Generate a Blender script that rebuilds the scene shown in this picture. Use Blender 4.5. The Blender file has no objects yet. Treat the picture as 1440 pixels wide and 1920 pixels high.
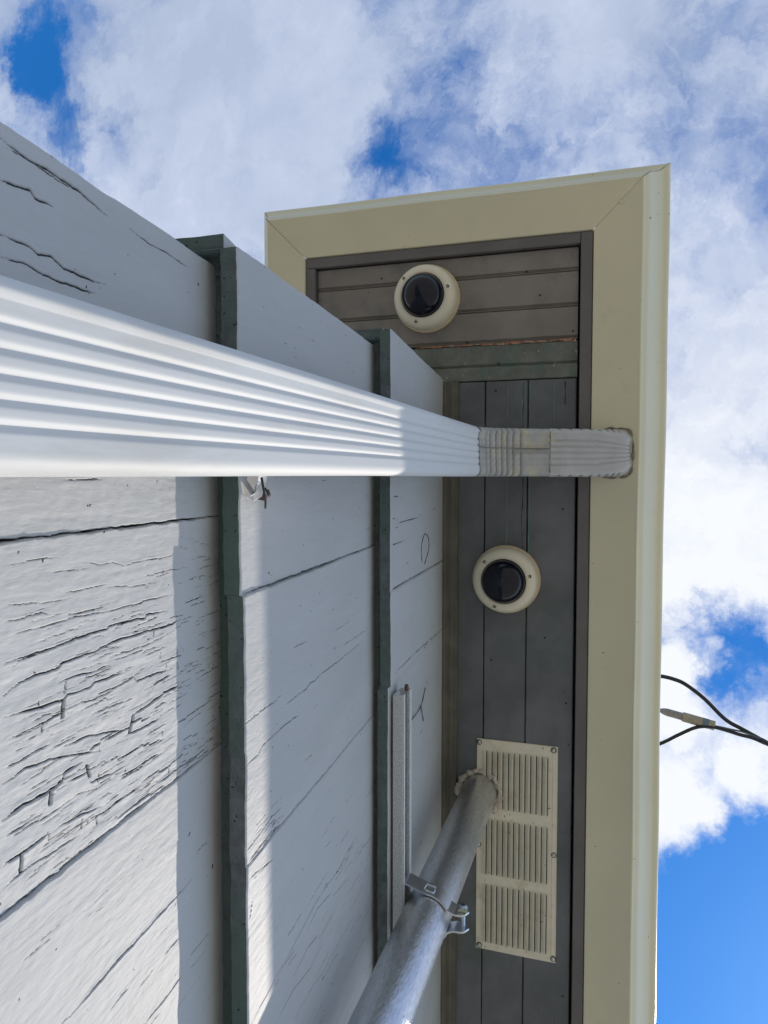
import bpy, math
import numpy as np
from mathutils import Vector, Matrix

# ------------------------------------------------------------------ camera, sky, sun, exposure
SC = bpy.context.scene
COL = SC.collection
ZC = 1.55                                   # eye height: every z below is measured from the lens
RC = [[-0.00015745825, -0.94898587, 0.31531853], [0.99885380, -0.01524193, -0.04537349], [0.04786487, 0.31494997, 0.94790055]]
cam = bpy.data.cameras.new("camera")
cam.sensor_fit = 'VERTICAL'; cam.sensor_height = 24.0
cam.lens = 24.0 * 1400.0 / 1920.0
cam.clip_start = 0.02; cam.clip_end = 2000
camo = bpy.data.objects.new("camera", cam); COL.objects.link(camo)
r, d, f = RC
camo.matrix_world = Matrix(((r[0], -d[0], -f[0], 0), (r[1], -d[1], -f[1], 0), (r[2], -d[2], -f[2], ZC), (0, 0, 0, 1)))
SC.camera = camo
SC.view_settings.view_transform = 'Standard'; SC.view_settings.look = 'None'
SC.view_settings.gamma = 1.0; SC.view_settings.use_curve_mapping = False
SC.view_settings.exposure = 0.70
try:
    SC.cycles.max_bounces = 10; SC.cycles.diffuse_bounces = 6; SC.cycles.caustics_reflective = True
    SC.cycles.sample_clamp_indirect = 6.0; SC.cycles.use_denoising = True
except Exception:
    pass

SUN = Vector((1.8, -1.0, 2.35)).normalized()   # direction towards the sun
sl = bpy.data.lights.new("sun", 'SUN'); sl.energy = 2.0; sl.angle = math.radians(0.55); sl.color = (1.0, 0.90, 0.77)
so = bpy.data.objects.new("sun", sl); COL.objects.link(so)
so.rotation_euler = (-SUN).to_track_quat('-Z', 'Y').to_euler()
so.location = (6, -3, 8)

SKY = [(-0.672,0.912,0.075,-1.1),(-0.717,0.932,0.057,-0.5),(-0.538,0.852,0.065,-0.9),(-0.55,0.27,0.04,-0.42),(-0.431,0.344,0.062,-1.35),(-0.43,0.22,0.085,-0.5),(-0.463,0.122,0.081,-0.45),(-0.50,0.31,0.05,-0.30),(0.20,-0.10,0.05,-0.85),(0.247,-0.137,0.044,-0.8),(0.402,-0.122,0.032,-0.5),(0.351,-0.103,0.026,-0.4),(0.631,-0.108,0.115,-1.7),(0.476,-0.166,0.05,-1.3),(0.566,-0.05,0.05,-0.8),(0.544,-0.167,0.095,-1.6),(-0.588,0.599,0.216,1.0),(-0.65,0.983,0.044,0.8),(-0.759,0.974,0.058,0.5),(-0.422,0.513,0.138,0.9),(-0.504,0.302,0.033,0.4),(-0.553,0.031,0.167,0.55),(-0.19,-0.098,0.142,0.9),(0.038,-0.066,0.077,0.9),(0.159,-0.043,0.046,0.9),(0.437,-0.074,0.049,1.1),(0.358,-0.151,0.038,0.7),(0.287,-0.058,0.052,0.7),(0.095,-0.134,0.056,0.5)]
def build_world():
    w = bpy.data.worlds.new("World"); SC.world = w; w.use_nodes = True
    nt = w.node_tree; N = nt.nodes; L = nt.links; N.clear()
    out = N.new('ShaderNodeOutputWorld'); mix = N.new('ShaderNodeMixShader')
    bs = N.new('ShaderNodeBackground'); bc = N.new('ShaderNodeBackground')
    sky = N.new('ShaderNodeTexSky'); sky.sky_type = 'NISHITA'; sky.sun_disc = False
    sky.sun_elevation = math.asin(SUN.z); sky.sun_rotation = math.atan2(SUN.x, SUN.y)
    sky.air_density = 1.0; sky.dust_density = 0.15; sky.ozone_density = 2.0
    hs = N.new('ShaderNodeHueSaturation'); hs.inputs['Saturation'].default_value = 1.35; L.new(sky.outputs[0], hs.inputs['Color'])
    mu = N.new('ShaderNodeMix'); mu.data_type = 'RGBA'; mu.blend_type = 'MULTIPLY'; mu.inputs[0].default_value = 1.0; mu.inputs[7].default_value = (0.48, 0.80, 0.96, 1)
    L.new(hs.outputs[0], mu.inputs[6]); L.new(mu.outputs[2], bs.inputs[0]); bs.inputs[1].default_value = 0.13
    tc = N.new('ShaderNodeTexCoord'); sx = N.new('ShaderNodeSeparateXYZ'); L.new(tc.outputs['Generated'], sx.inputs[0])
    def M(op, a, b=None, c=None):
        m = N.new('ShaderNodeMath'); m.operation = op
        for i, v in enumerate((a, b, c)):
            if v is None: continue
            if isinstance(v, (int, float)): m.inputs[i].default_value = v
            else: L.new(v, m.inputs[i])
        return m.outputs[0]
    zz = M('MAXIMUM', sx.outputs[2], 0.06)
    u = M('DIVIDE', sx.outputs[0], zz); v = M('DIVIDE', sx.outputs[1], zz)
    cb = N.new('ShaderNodeCombineXYZ'); L.new(u, cb.inputs[0]); L.new(v, cb.inputs[1])
    def noise(scale, detail, rough, vec, dist=0.0):
        n = N.new('ShaderNodeTexNoise'); n.inputs['Scale'].default_value = scale; n.inputs['Detail'].default_value = detail
        n.inputs['Roughness'].default_value = rough; n.inputs['Distortion'].default_value = dist
        L.new(vec, n.inputs['Vector']); return n
    wn = noise(6.0, 7, 0.66, cb.outputs[0])
    sub = N.new('ShaderNodeVectorMath'); sub.operation = 'SUBTRACT'; L.new(wn.outputs['Color'], sub.inputs[0]); sub.inputs[1].default_value = (0.5, 0.5, 0.5)
    wa = N.new('ShaderNodeVectorMath'); wa.operation = 'MULTIPLY_ADD'; L.new(sub.outputs[0], wa.inputs[0])
    wa.inputs[1].default_value = (0.24, 0.24, 0.0); L.new(cb.outputs[0], wa.inputs[2])
    acc = None
    for (cx, cy, rr, ww) in SKY:
        dn = N.new('ShaderNodeVectorMath'); dn.operation = 'DISTANCE'; L.new(wa.outputs[0], dn.inputs[0]); dn.inputs[1].default_value = (cx, cy, 0)
        q = M('MULTIPLY', dn.outputs['Value'], 1.0 / rr); q = M('POWER', q, 2.0); q = M('POWER', 0.3679, q)
        acc = M('MULTIPLY', q, ww) if acc is None else M('MULTIPLY_ADD', q, ww, acc)
    n1 = noise(3.6, 9, 0.58, cb.outputs[0], 0.3)
    n2 = noise(10.0, 9, 0.66, wa.outputs[0], 0.25)
    den = M('MULTIPLY_ADD', n1.outputs['Fac'], 1.5, -0.62)
    den = M('MULTIPLY_ADD', n2.outputs['Fac'], 0.85, den)
    den = M('ADD', den, -0.19)
    den = M('MULTIPLY_ADD', acc, 0.50, den)
    mr = N.new('ShaderNodeMapRange'); mr.interpolation_type = 'SMOOTHSTEP'; L.new(den, mr.inputs[0])
    mr.inputs[1].default_value = -0.10; mr.inputs[2].default_value = 0.68
    cover = M('MULTIPLY', mr.outputs[0], 0.97)
    n3 = noise(3.2, 7, 0.6, cb.outputs[0], 0.3)
    lit = M('MULTIPLY_ADD', u, 0.9, n3.outputs['Fac'])          # brighter towards the sunward side
    lit = M('ADD', M('MINIMUM', lit, 0.82), 0.03)
    lit = M('MULTIPLY_ADD', n2.outputs['Fac'], 0.75, M('ADD', lit, -0.12))
    cr = N.new('ShaderNodeValToRGB'); L.new(lit, cr.inputs[0])
    e = cr.color_ramp.elements
    e[0].position = 0.15; e[0].color = (0.285, 0.335, 0.44, 1); e[1].position = 0.95; e[1].color = (0.60, 0.615, 0.64, 1)
    k = e.new(0.5); k.color = (0.37, 0.415, 0.52, 1)
    L.new(cr.outputs[0], bc.inputs[0]); bc.inputs[1].default_value = 1.0
    L.new(cover, mix.inputs[0]); L.new(bs.outputs[0], mix.inputs[1]); L.new(bc.outputs[0], mix.inputs[2])
    L.new(mix.outputs[0], out.inputs[0])
build_world()

# ------------------------------------------------------------------ helpers
rng = np.random.default_rng(7)
MATS = {}
def mat(name, color, rough=0.5, metal=0.0, var=0.08, vscale=30.0, bump=0.0, bscale=400.0, stretch=None, crack=False, color2=None, c2scale=8.0, c2lo=0.5, c2hi=0.65, speck=None, coat=0.0, rvar=0.0, spec=0.5, edge=None):
    m = bpy.data.materials.new(name); m.use_nodes = True
    nt = m.node_tree; N = nt.nodes; L = nt.links
    b = N['Principled BSDF']; b.inputs['Roughness'].default_value = rough; b.inputs['Metallic'].default_value = metal
    b.inputs['Specular IOR Level'].default_value = spec
    if coat: b.inputs['Coat Weight'].default_value = coat; b.inputs['Coat Roughness'].default_value = 0.03
    tc = N.new('ShaderNodeTexCoord'); src = tc.outputs['Object']
    if stretch:
        mp = N.new('ShaderNodeMapping'); mp.inputs['Scale'].default_value = stretch; L.new(src, mp.inputs[0]); vec = mp.outputs[0]
    else: vec = src
    def noise(s, dt=5, rg=0.6, v=vec):
        n = N.new('ShaderNodeTexNoise'); n.inputs['Scale'].default_value = s; n.inputs['Detail'].default_value = dt
        n.inputs['Roughness'].default_value = rg; L.new(v, n.inputs['Vector']); return n.outputs['Fac']
    def ramp(fac, lo, hi):
        q = N.new('ShaderNodeMapRange'); q.interpolation_type = 'SMOOTHSTEP'; L.new(fac, q.inputs[0]); q.inputs[1].default_value = lo; q.inputs[2].default_value = hi; return q.outputs[0]
    def mixc(fac, a, bb):
        q = N.new('ShaderNodeMix'); q.data_type = 'RGBA'
        if isinstance(fac, (int, float)): q.inputs[0].default_value = fac
        else: L.new(fac, q.inputs[0])
        for i, c in ((6, a), (7, bb)):
            if isinstance(c, tuple): q.inputs[i].default_value = (*c, 1)
            else: L.new(c, q.inputs[i])
        return q.outputs[2]
    dk = tuple(x * (1 - var) for x in color); lt = tuple(min(1, x * (1 + var)) for x in color)
    c = mixc(ramp(noise(vscale), 0.3, 0.7), dk, lt)
    if color2 is not None: c = mixc(ramp(noise(c2scale, 6, 0.65), c2lo, c2hi), c, color2)
    if speck is not None:
        sc, th, scol = speck
        c = mixc(ramp(noise(sc, 2, 0.5, src), th, th + 0.03), c, scol)
    if crack:
        at = N.new('ShaderNodeAttribute'); at.attribute_name = 'crack'
        c = mixc(ramp(at.outputs['Fac'], 0.2, 0.7), c, (0.035, 0.035, 0.035))
        at2 = N.new('ShaderNodeAttribute'); at2.attribute_name = 'oldpaint'
        c = mixc(at2.outputs['Fac'], c, (0.10, 0.19, 0.17))
    L.new(c, b.inputs['Base Color'])
    if rvar:
        q = N.new('ShaderNodeMapRange'); L.new(noise(vscale * 1.7), q.inputs[0]); q.inputs[3].default_value = rough - rvar; q.inputs[4].default_value = rough + rvar
        L.new(q.outputs[0], b.inputs['Roughness'])
    if bump:
        bp = N.new('ShaderNodeBump'); bp.inputs['Strength'].default_value = 1.0; bp.inputs['Distance'].default_value = bump
        L.new(noise(bscale, 4, 0.6), bp.inputs['Height']); L.new(bp.outputs[0], b.inputs['Normal'])
    MATS[name] = m
    return m

mat('grey_paint', (0.485, 0.49, 0.495), 0.62, var=0.04, vscale=14, color2=(0.43, 0.43, 0.42), c2scale=5, c2lo=0.5, c2hi=0.8, bump=0.0007, bscale=170, stretch=(1, 1, 0.22), crack=True, speck=(170, 0.735, (0.05, 0.05, 0.05)), spec=0.3)
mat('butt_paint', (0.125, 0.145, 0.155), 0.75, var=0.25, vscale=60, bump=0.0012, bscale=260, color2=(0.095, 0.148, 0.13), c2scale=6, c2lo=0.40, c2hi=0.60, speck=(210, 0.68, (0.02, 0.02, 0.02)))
mat('dark_cavity', (0.03, 0.03, 0.032), 0.9)
mat('soffit_paint', (0.140, 0.149, 0.155), 0.6, var=0.2, vscale=9, bump=0.0008, bscale=120, color2=(0.10, 0.125, 0.115), c2scale=5, c2lo=0.5, c2hi=0.7, speck=(120, 0.74, (0.03, 0.03, 0.03)))
mat('soffit_beige', (0.235, 0.215, 0.188), 0.62, var=0.12, vscale=10, bump=0.0008, bscale=120, color2=(0.18, 0.172, 0.155), c2scale=9, speck=(120, 0.74, (0.05, 0.05, 0.05)))  # lighter, browner grey for the cross boards at the gable end
mat('green_paint', (0.150, 0.162, 0.138), 0.6, var=0.2, vscale=30, bump=0.0015, bscale=110, color2=(0.115, 0.165, 0.14), c2scale=20, c2lo=0.5, c2hi=0.62, speck=(70, 0.68, (0.30, 0.28, 0.22)))
mat('old_teal', (0.14, 0.27, 0.22), 0.6, var=0.25, vscale=80)
mat('rust_edge', (0.33, 0.16, 0.09), 0.8, var=0.4, vscale=120, color2=(0.45, 0.40, 0.34), c2scale=60)
mat('trim_paint', (0.145, 0.136, 0.128), 0.55, var=0.1, vscale=12, bump=0.0004, bscale=150)
mat('frieze_paint', (0.12, 0.115, 0.09), 0.6, var=0.18, vscale=20, bump=0.0006, bscale=120)
mat('gutter_cream', (0.72, 0.675, 0.47), 0.36, var=0.035, vscale=5, bump=0.0002, bscale=40, color2=(0.56, 0.52, 0.37), c2scale=10, c2lo=0.58, c2hi=0.95, speck=(90, 0.75, (0.15, 0.12, 0.08)))
mat('downspout_white', (0.66, 0.667, 0.672), 0.6, var=0.03, vscale=12, bump=0.0003, bscale=30, stretch=(1, 1, 0.14), color2=(0.56, 0.56, 0.545), c2scale=22, c2lo=0.52, c2hi=0.75, spec=0.35, speck=(140, 0.775, (0.5, 0.5, 0.5)))
mat('elbow_white', (0.49, 0.492, 0.495), 0.26, var=0.06, vscale=20, bump=0.0003, bscale=70, color2=(0.42, 0.415, 0.40), c2scale=16, c2lo=0.5, c2hi=0.75)
mat('seam_dirt', (0.20, 0.18, 0.14), 0.7, var=0.3, vscale=60)
mat('elbow_lower', (0.40, 0.40, 0.39), 0.4, var=0.10, vscale=30, bump=0.0003, bscale=90, color2=(0.52, 0.48, 0.33), c2scale=34, c2lo=0.52, c2hi=0.68)  # lower elbow: duller grey with yellowish patches
mat('camera_cream', (0.78, 0.73, 0.57), 0.35, var=0.03, vscale=20, color2=(0.68, 0.60, 0.42), c2scale=18, c2lo=0.58, c2hi=0.8)
mat('camera_base', (0.66, 0.55, 0.36), 0.45, var=0.1, vscale=25)
mat('dome_black', (0.002, 0.003, 0.012), 0.02, var=0.0, spec=0.45)
mat('gasket', (0.015, 0.015, 0.017), 0.5)
mat('screw_dark', (0.10, 0.09, 0.075), 0.45, metal=0.7, var=0.3, vscale=200)
mat('screw_steel', (0.62, 0.60, 0.56), 0.3, metal=1.0, var=0.2, vscale=200)
mat('vent_cream', (0.80, 0.76, 0.59), 0.4, var=0.04, vscale=20, color2=(0.64, 0.58, 0.42), c2scale=22, c2lo=0.5, c2hi=0.75, speck=(150, 0.72, (0.12, 0.09, 0.05)))
mat('galvanised', (0.72, 0.735, 0.75), 0.33, metal=1.0, var=0.12, vscale=260, bump=0.0007, bscale=330, stretch=(1, 1, 0.35), rvar=0.12, color2=(0.62, 0.64, 0.66), c2scale=16, c2lo=0.45, c2hi=0.7, speck=(150, 0.76, (0.05, 0.05, 0.05)))
mat('strut_zinc', (0.58, 0.60, 0.59), 0.4, metal=0.35, var=0.2, vscale=380, bump=0.0003, bscale=500)
mat('lip_sky_shine', (0.82, 0.85, 0.87), 0.35, metal=0.2, var=0.06, vscale=60)  # near-white base colour carries the sky reflection on the strut lips
mat('strap_zinc', (0.66, 0.69, 0.72), 0.28, metal=0.95, var=0.06, vscale=60)
mat('bolt_zinc', (0.42, 0.50, 0.60), 0.22, metal=1.0, var=0.15, vscale=150)
mat('nut_zinc', (0.50, 0.50, 0.36), 0.3, metal=1.0, var=0.15, vscale=150)
mat('putty', (0.52, 0.47, 0.39), 0.85, var=0.25, vscale=120, bump=0.002, bscale=180)
mat('cable_black', (0.022, 0.023, 0.028), 0.5, var=0.2, vscale=60)
mat('wire_grey', (0.20, 0.21, 0.22), 0.4, metal=0.7)
mat('clamp_beige', (0.42, 0.37, 0.27), 0.5, var=0.15, vscale=60)
mat('clamp_grey', (0.36, 0.35, 0.32), 0.5, metal=0.3, var=0.2, vscale=60)
mat('clamp_band', (0.16, 0.22, 0.27), 0.5)
mat('rust', (0.10, 0.06, 0.045), 0.8, var=0.4, vscale=200)
mat('roofing', (0.07, 0.07, 0.072), 0.9, var=0.3, vscale=200)
mat('ground_concrete', (0.33, 0.31, 0.268), 0.9, var=0.2, vscale=1.5, bump=0.004, bscale=60, color2=(0.28, 0.26, 0.22), c2scale=0.5)

def root_loc(o):
    v = Vector((0, 0, 0))
    while o is not None: v = v + o.location; o = o.parent
    return v
def link(name, me, mats, parent=None, origin=None):
    o = bpy.data.objects.new(name, me); COL.objects.link(o)
    if parent is not None: o.parent = parent
    elif origin is not None: o.location = origin
    for m in (mats if isinstance(mats, (list, tuple)) else [mats]): me.materials.append(MATS[m])
    return o
def build(name, verts, faces, mats, parent=None, mi=None, smooth=False, origin=None, attrs=None, sharp=None):
    """verts are lens-relative; faces a list of tuples or an (n,4) array"""
    V = np.asarray(verts, dtype=np.float64).reshape(-1, 3).copy(); V[:, 2] += ZC
    if parent is not None: V -= np.array(root_loc(parent))[None]
    elif origin is not None: V -= np.array(origin)[None]
    me = bpy.data.meshes.new(name)
    if isinstance(faces, np.ndarray):
        n = len(faces); me.vertices.add(len(V)); me.vertices.foreach_set('co', V.ravel())
        me.loops.add(n * 4); me.loops.foreach_set('vertex_index', faces.ravel().astype(np.int32))
        me.polygons.add(n); me.polygons.foreach_set('loop_start', np.arange(0, n * 4, 4, dtype=np.int32))
        me.update(calc_edges=True)
    else:
        me.from_pydata(V.tolist(), [], faces); me.update()
    if mi is not None: me.polygons.foreach_set('material_index', np.asarray(mi, dtype=np.int32))
    me.polygons.foreach_set('use_smooth', np.full(len(me.polygons), bool(smooth)))
    for k, a in (attrs or {}).items():
        at = me.attributes.new(k, 'FLOAT', 'POINT'); at.data.foreach_set('value', np.asarray(a, dtype=np.float32).ravel())
    me.validate(); me.update()
    if smooth and sharp is not None:
        me.set_sharp_from_angle(angle=math.radians(sharp))
    return link(name, me, mats, parent, origin)
def thing(name, label, cat, loc, group=None):
    o = bpy.data.objects.new(name, None); COL.objects.link(o); o.empty_display_size = 0.05
    o.location = (loc[0], loc[1], loc[2] + ZC); o['label'] = label; o['category'] = cat
    if group: o['group'] = group
    return o
class MB:
    def __init__(s): s.v = []; s.f = []; s.m = []
    def add(s, vs, fs, mi=0):
        b = len(s.v); s.v += [tuple(map(float, p)) for p in vs]; s.f += [tuple(i + b for i in q) for q in fs]; s.m += [mi] * len(fs)
    def box(s, a, b, mi=0, bev=0.0):
        x0, y0, z0 = a; x1, y1, z1 = b
        if bev <= 0:
            s.add([(x0, y0, z0), (x1, y0, z0), (x1, y1, z0), (x0, y1, z0), (x0, y0, z1), (x1, y0, z1), (x1, y1, z1), (x0, y1, z1)],
                  [(0, 3, 2, 1), (4, 5, 6, 7), (0, 1, 5, 4), (1, 2, 6, 5), (2, 3, 7, 6), (3, 0, 4, 7)], mi)
        else:
            e = bev
            rings = []
            for z, k in ((z0, e), (z0 + e, 0), (z1 - e, 0), (z1, e)):
                rings.append([(x0 + k, y0 + e, z), (x0 + e, y0 + k, z), (x1 - e, y0 + k, z), (x1 - k, y0 + e, z), (x1 - k, y1 - e, z), (x1 - e, y1 - k, z), (x0 + e, y1 - k, z), (x0 + k, y1 - e, z)])
            vs = [p for rr in rings for p in rr]; fs = []
            for k in range(3):
                for i in range(8): j = (i + 1) % 8; fs.append((k * 8 + i, k * 8 + j, k * 8 + 8 + j, k * 8 + 8 + i))
            fs.append(tuple(range(7, -1, -1))); fs.append(tuple(range(24, 32)))
            s.add(vs, fs, mi)
    def tube(s, pts, rad, n=12, mi=0, cap=True):
        P = [Vector(p) for p in pts]; m = len(P); R = rad if isinstance(rad, (list, tuple)) else [rad] * m
        t0 = (P[1] - P[0]).normalized(); a = t0.orthogonal().normalized(); vs = []; fs = []
        for i in range(m):
            t = (P[min(i + 1, m - 1)] - P[max(i - 1, 0)]).normalized()
            a = (a - t * a.dot(t)).normalized(); b = t.cross(a)
            for k in range(n):
                w = 2 * math.pi * k / n; vs.append(P[i] + (a * math.cos(w) + b * math.sin(w)) * R[i])
        for i in range(m - 1):
            for k in range(n): j = (k + 1) % n; fs.append((i * n + k, i * n + j, i * n + n + j, i * n + n + k))
        if cap: fs.append(tuple(range(n - 1, -1, -1))); fs.append(tuple(range((m - 1) * n, m * n)))
        s.add(vs, fs, mi)
    def lathe(s, c, prof, n=48, mi=0, axis='z'):
        vs = []; fs = []
        for (rr, zz) in prof:
            for k in range(n):
                w = 2 * math.pi * k / n; x, y = rr * math.cos(w), rr * math.sin(w)
                if axis == 'z': vs.append((c[0] + x, c[1] + y, c[2] + zz))
                elif axis == 'x': vs.append((c[0] + zz, c[1] + x, c[2] + y))
                else: vs.append((c[0] + x, c[1] + zz, c[2] + y))
        for i in range(len(prof) - 1):
            for k in range(n): j = (k + 1) % n; fs.append((i * n + k, i * n + j, i * n + n + j, i * n + n + k))
        s.add(vs, fs, mi)
    def build(s, name, mats, parent=None, smooth=False, sharp=None, origin=None):
        return build(name, s.v, s.f, mats, parent, s.m, smooth, origin, None, sharp)
def bez(pts, n=10):
    """Catmull-Rom through pts"""
    P = [np.array(p, float) for p in pts]; P = [2 * P[0] - P[1]] + P + [2 * P[-1] - P[-2]]; o = []
    for i in range(1, len(P) - 2):
        for k in range(n):
            t = k / n; a, b, c, e = P[i - 1], P[i], P[i + 1], P[i + 2]
            o.append(0.5 * ((2 * b) + (c - a) * t + (2 * a - 5 * b + 4 * c - e) * t * t + (3 * b - a - 3 * c + e) * t ** 3))
    o.append(P[-2]); return o
def vnoise(X, Z, sx, sz, seed, octaves=1):
    """smooth value noise on arrays"""
    out = np.zeros(np.broadcast(X, Z).shape); amp = 1.0; tot = 0
    for o in range(octaves):
        g = np.random.default_rng(seed + 31 * o).random((256, 256))
        x = X / sx * 2 ** o + 1000.37; z = Z / sz * 2 ** o + 1000.71
        xi = np.floor(x).astype(int); zi = np.floor(z).astype(int); fx = x - xi; fz = z - zi
        fx = fx * fx * (3 - 2 * fx); fz = fz * fz * (3 - 2 * fz)
        a = g[xi % 256, zi % 256]; b = g[(xi + 1) % 256, zi % 256]; c = g[xi % 256, (zi + 1) % 256]; e = g[(xi + 1) % 256, (zi + 1) % 256]
        out = out + amp * ((a * (1 - fx) + b * fx) * (1 - fz) + (c * (1 - fx) + e * fx) * fz); tot += amp; amp *= 0.5
    return out / tot - 0.5

# ------------------------------------------------------------------ ground
gv = [(-60, -60, -ZC), (60, -60, -ZC), (60, 60, -ZC), (-60, 60, -ZC)]
g = build('ground', gv, [(0, 1, 2, 3)], 'ground_concrete', origin=(0, 0, 0)); g['kind'] = 'structure'

# ------------------------------------------------------------------ building: shingled walls
bld = thing('building', 'grey painted wood shingled building corner with a boarded soffit under its eave', 'building', (-0.19, 0.3425, -ZC))
SLOPE = 0.0725; PLY = 0.0148
CR_A = [
  (2.2, [(-181.4,322.2),(-180.0,332.1),(-178.6,344.1),(-179.7,363.5),(-178.7,386.5),(-177.1,401.9),(-174.0,416.1)]),
  (1.2, [(-178.0,324.9),(-178.2,338.0),(-177.3,360.1),(-177.3,382.8)]),
  (1.6, [(-173.8,442.7),(-171.1,464.4),(-171.8,485.4),(-170.7,520.1)]),
  (2, [(-158.7,321.5),(-159.4,332.9),(-161.5,344.3),(-158.0,348.1),(-159.3,362.9)]),
  (2, [(-129.3,320.5),(-129.7,342.6),(-127.0,350.4),(-129.0,361.1),(-125.2,372.2),(-124.6,392.5),(-124.9,412.6)]),
  (1.8, [(-117.4,320.1),(-119.0,339.1),(-116.0,356.5),(-116.3,373.7),(-116.9,402.1)]),
  (1.2, [(86.6,313.4),(87.0,341.7),(86.8,374.1),(88.5,397.1),(89.0,407.3),(89.2,426.9),(90.0,448.1),(89.0,450.5),(90.0,465.7),(90.2,490.2)]),
  (2, [(101.2,312.9),(101.1,339.7),(100.8,361.2),(100.5,373.7),(100.3,406.0),(99.3,407.0),(100.2,435.8),(101.7,451.4),(99.8,452.7),(102.1,481.5)]),
  (1.9, [(117.9,312.4),(114.2,324.0),(113.5,342.4),(114.5,357.3),(111.8,360.8),(112.5,386.5),(111.6,404.6),(110.5,417.4),(111.3,440.2),(113.1,481.2),(112.2,504.1)]),
  (1.8, [(129.9,312.0),(134.6,360.1),(132.7,363.7),(134.1,385.9),(132.6,389.8),(133.6,427.9)]),
  (1.6, [(140.9,363.5),(141.1,378.0),(143.2,391.5),(140.5,395.5),(141.8,420.9),(140.1,434.7),(144.7,439.3),(145.7,464.2),(147.2,487.3)]),
  (1.5, [(142.9,314.4),(142.7,339.9),(142.1,363.4)]),
  (1.6, [(163.3,362.8),(164.8,383.0),(173.6,422.3)]),
  (1.8, [(178.4,424.4),(180.8,448.0),(180.3,468.6)]),
  (2.2, [(167.2,433.9),(165.6,456.0),(164.9,458.5),(163.7,471.7),(162.3,474.4),(164.9,499.8)]),
  (1.2, [(78.3,313.7),(79.1,344.3),(80.8,350.8)]),
  (0.9, [(68.9,314.0),(74.5,354.3),(74.6,358.6),(73.7,370.9)]),
  (1, [(70.5,365.6),(71.0,406.8)]),
  (1.1, [(73.2,408.8),(74.9,429.6),(76.9,434.1),(78.1,452.1),(80.4,458.3)]),
  (0.9, [(53.2,378.8),(57.7,402.0),(57.0,412.5),(61.1,425.5),(60.1,446.4),(61.1,482.5),(60.1,493.8)]),
  (0.8, [(56.1,349.1),(57.9,373.2),(58.6,388.1)]),
  (0.8, [(48.1,314.7),(47.2,342.9),(48.0,357.7)]),
  (0.8, [(71.4,448.6),(72.7,518.8)]),
  (1.4, [(123.1,357.0),(123.2,373.0),(124.7,388.1),(125.4,408.4)]),
  (1.2, [(119.1,406.5),(121.1,435.2),(121.0,459.7)]),
  (1, [(128.6,449.5),(128.5,480.8)]),
  (1.1, [(138.4,469.7),(140.5,503.4)]),
  (1.2, [(151.9,389.2),(155.0,436.6)]),
  (1, [(100.5,507.4),(99.9,542.4)]),
  (1.3, [(2.3,367.7),(1.8,403.7)]),
  (2.4, [(146.0,358.9),(140.2,361.4),(134.6,360.1)]),
  (2.4, [(178.3,430.1),(167.4,434.4)]),
  (2.6, [(185.9,310.2),(184.4,326.2),(185.2,330.7),(184.9,350.0),(184.2,358.6),(180.2,360.5),(179.3,376.9)]),
  (1.6, [(166.0,310.8),(164.2,326.8),(166.7,348.1),(169.7,362.6),(179.0,396.4)]),
  (1.5, [(157.6,311.1),(158.2,325.5),(157.8,347.6)]),
  (2.6, [(194.3,347.7),(186.0,348.7)]),
  (1.4, [(195.6,312.7),(196.0,327.3),(196.0,339.8),(193.7,342.3)]),
  (1.8, [(210.1,309.4),(210.9,323.8),(210.3,345.9)]),
  (1.5, [(210.4,350.9),(212.0,374.0),(216.0,397.4)]),
  (2, [(222.1,322.0),(211.6,322.9)]),
  (1.3, [(223.2,308.9),(221.5,325.0),(223.1,350.5),(224.1,373.6)]),
  (1.5, [(186.4,363.8),(188.3,384.2),(196.5,385.9),(199.5,412.7)]),
  (1.3, [(206.5,416.9),(207.8,437.5),(205.5,457.4)]),
  (1.1, [(216.5,401.5),(215.7,416.6)]),
  (2.2, [(192.4,385.1),(182.7,382.5)]),
  (1, [(203.1,395.7),(197.7,370.7)]),
  (2.2, [(331.2,359.4),(328.8,417.9),(329.3,434.2),(328.9,494.2),(328.7,514.1)]),
  (1.4, [(356.3,399.6),(355.5,421.7)]),
  (1.2, [(363.1,469.2),(363.5,491.9)]),
  (1.6, [(396.2,442.1),(396.9,476.6),(396.7,497.0)]),
  (1, [(330.2,350.6),(330.6,359.4)]),
]
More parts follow.
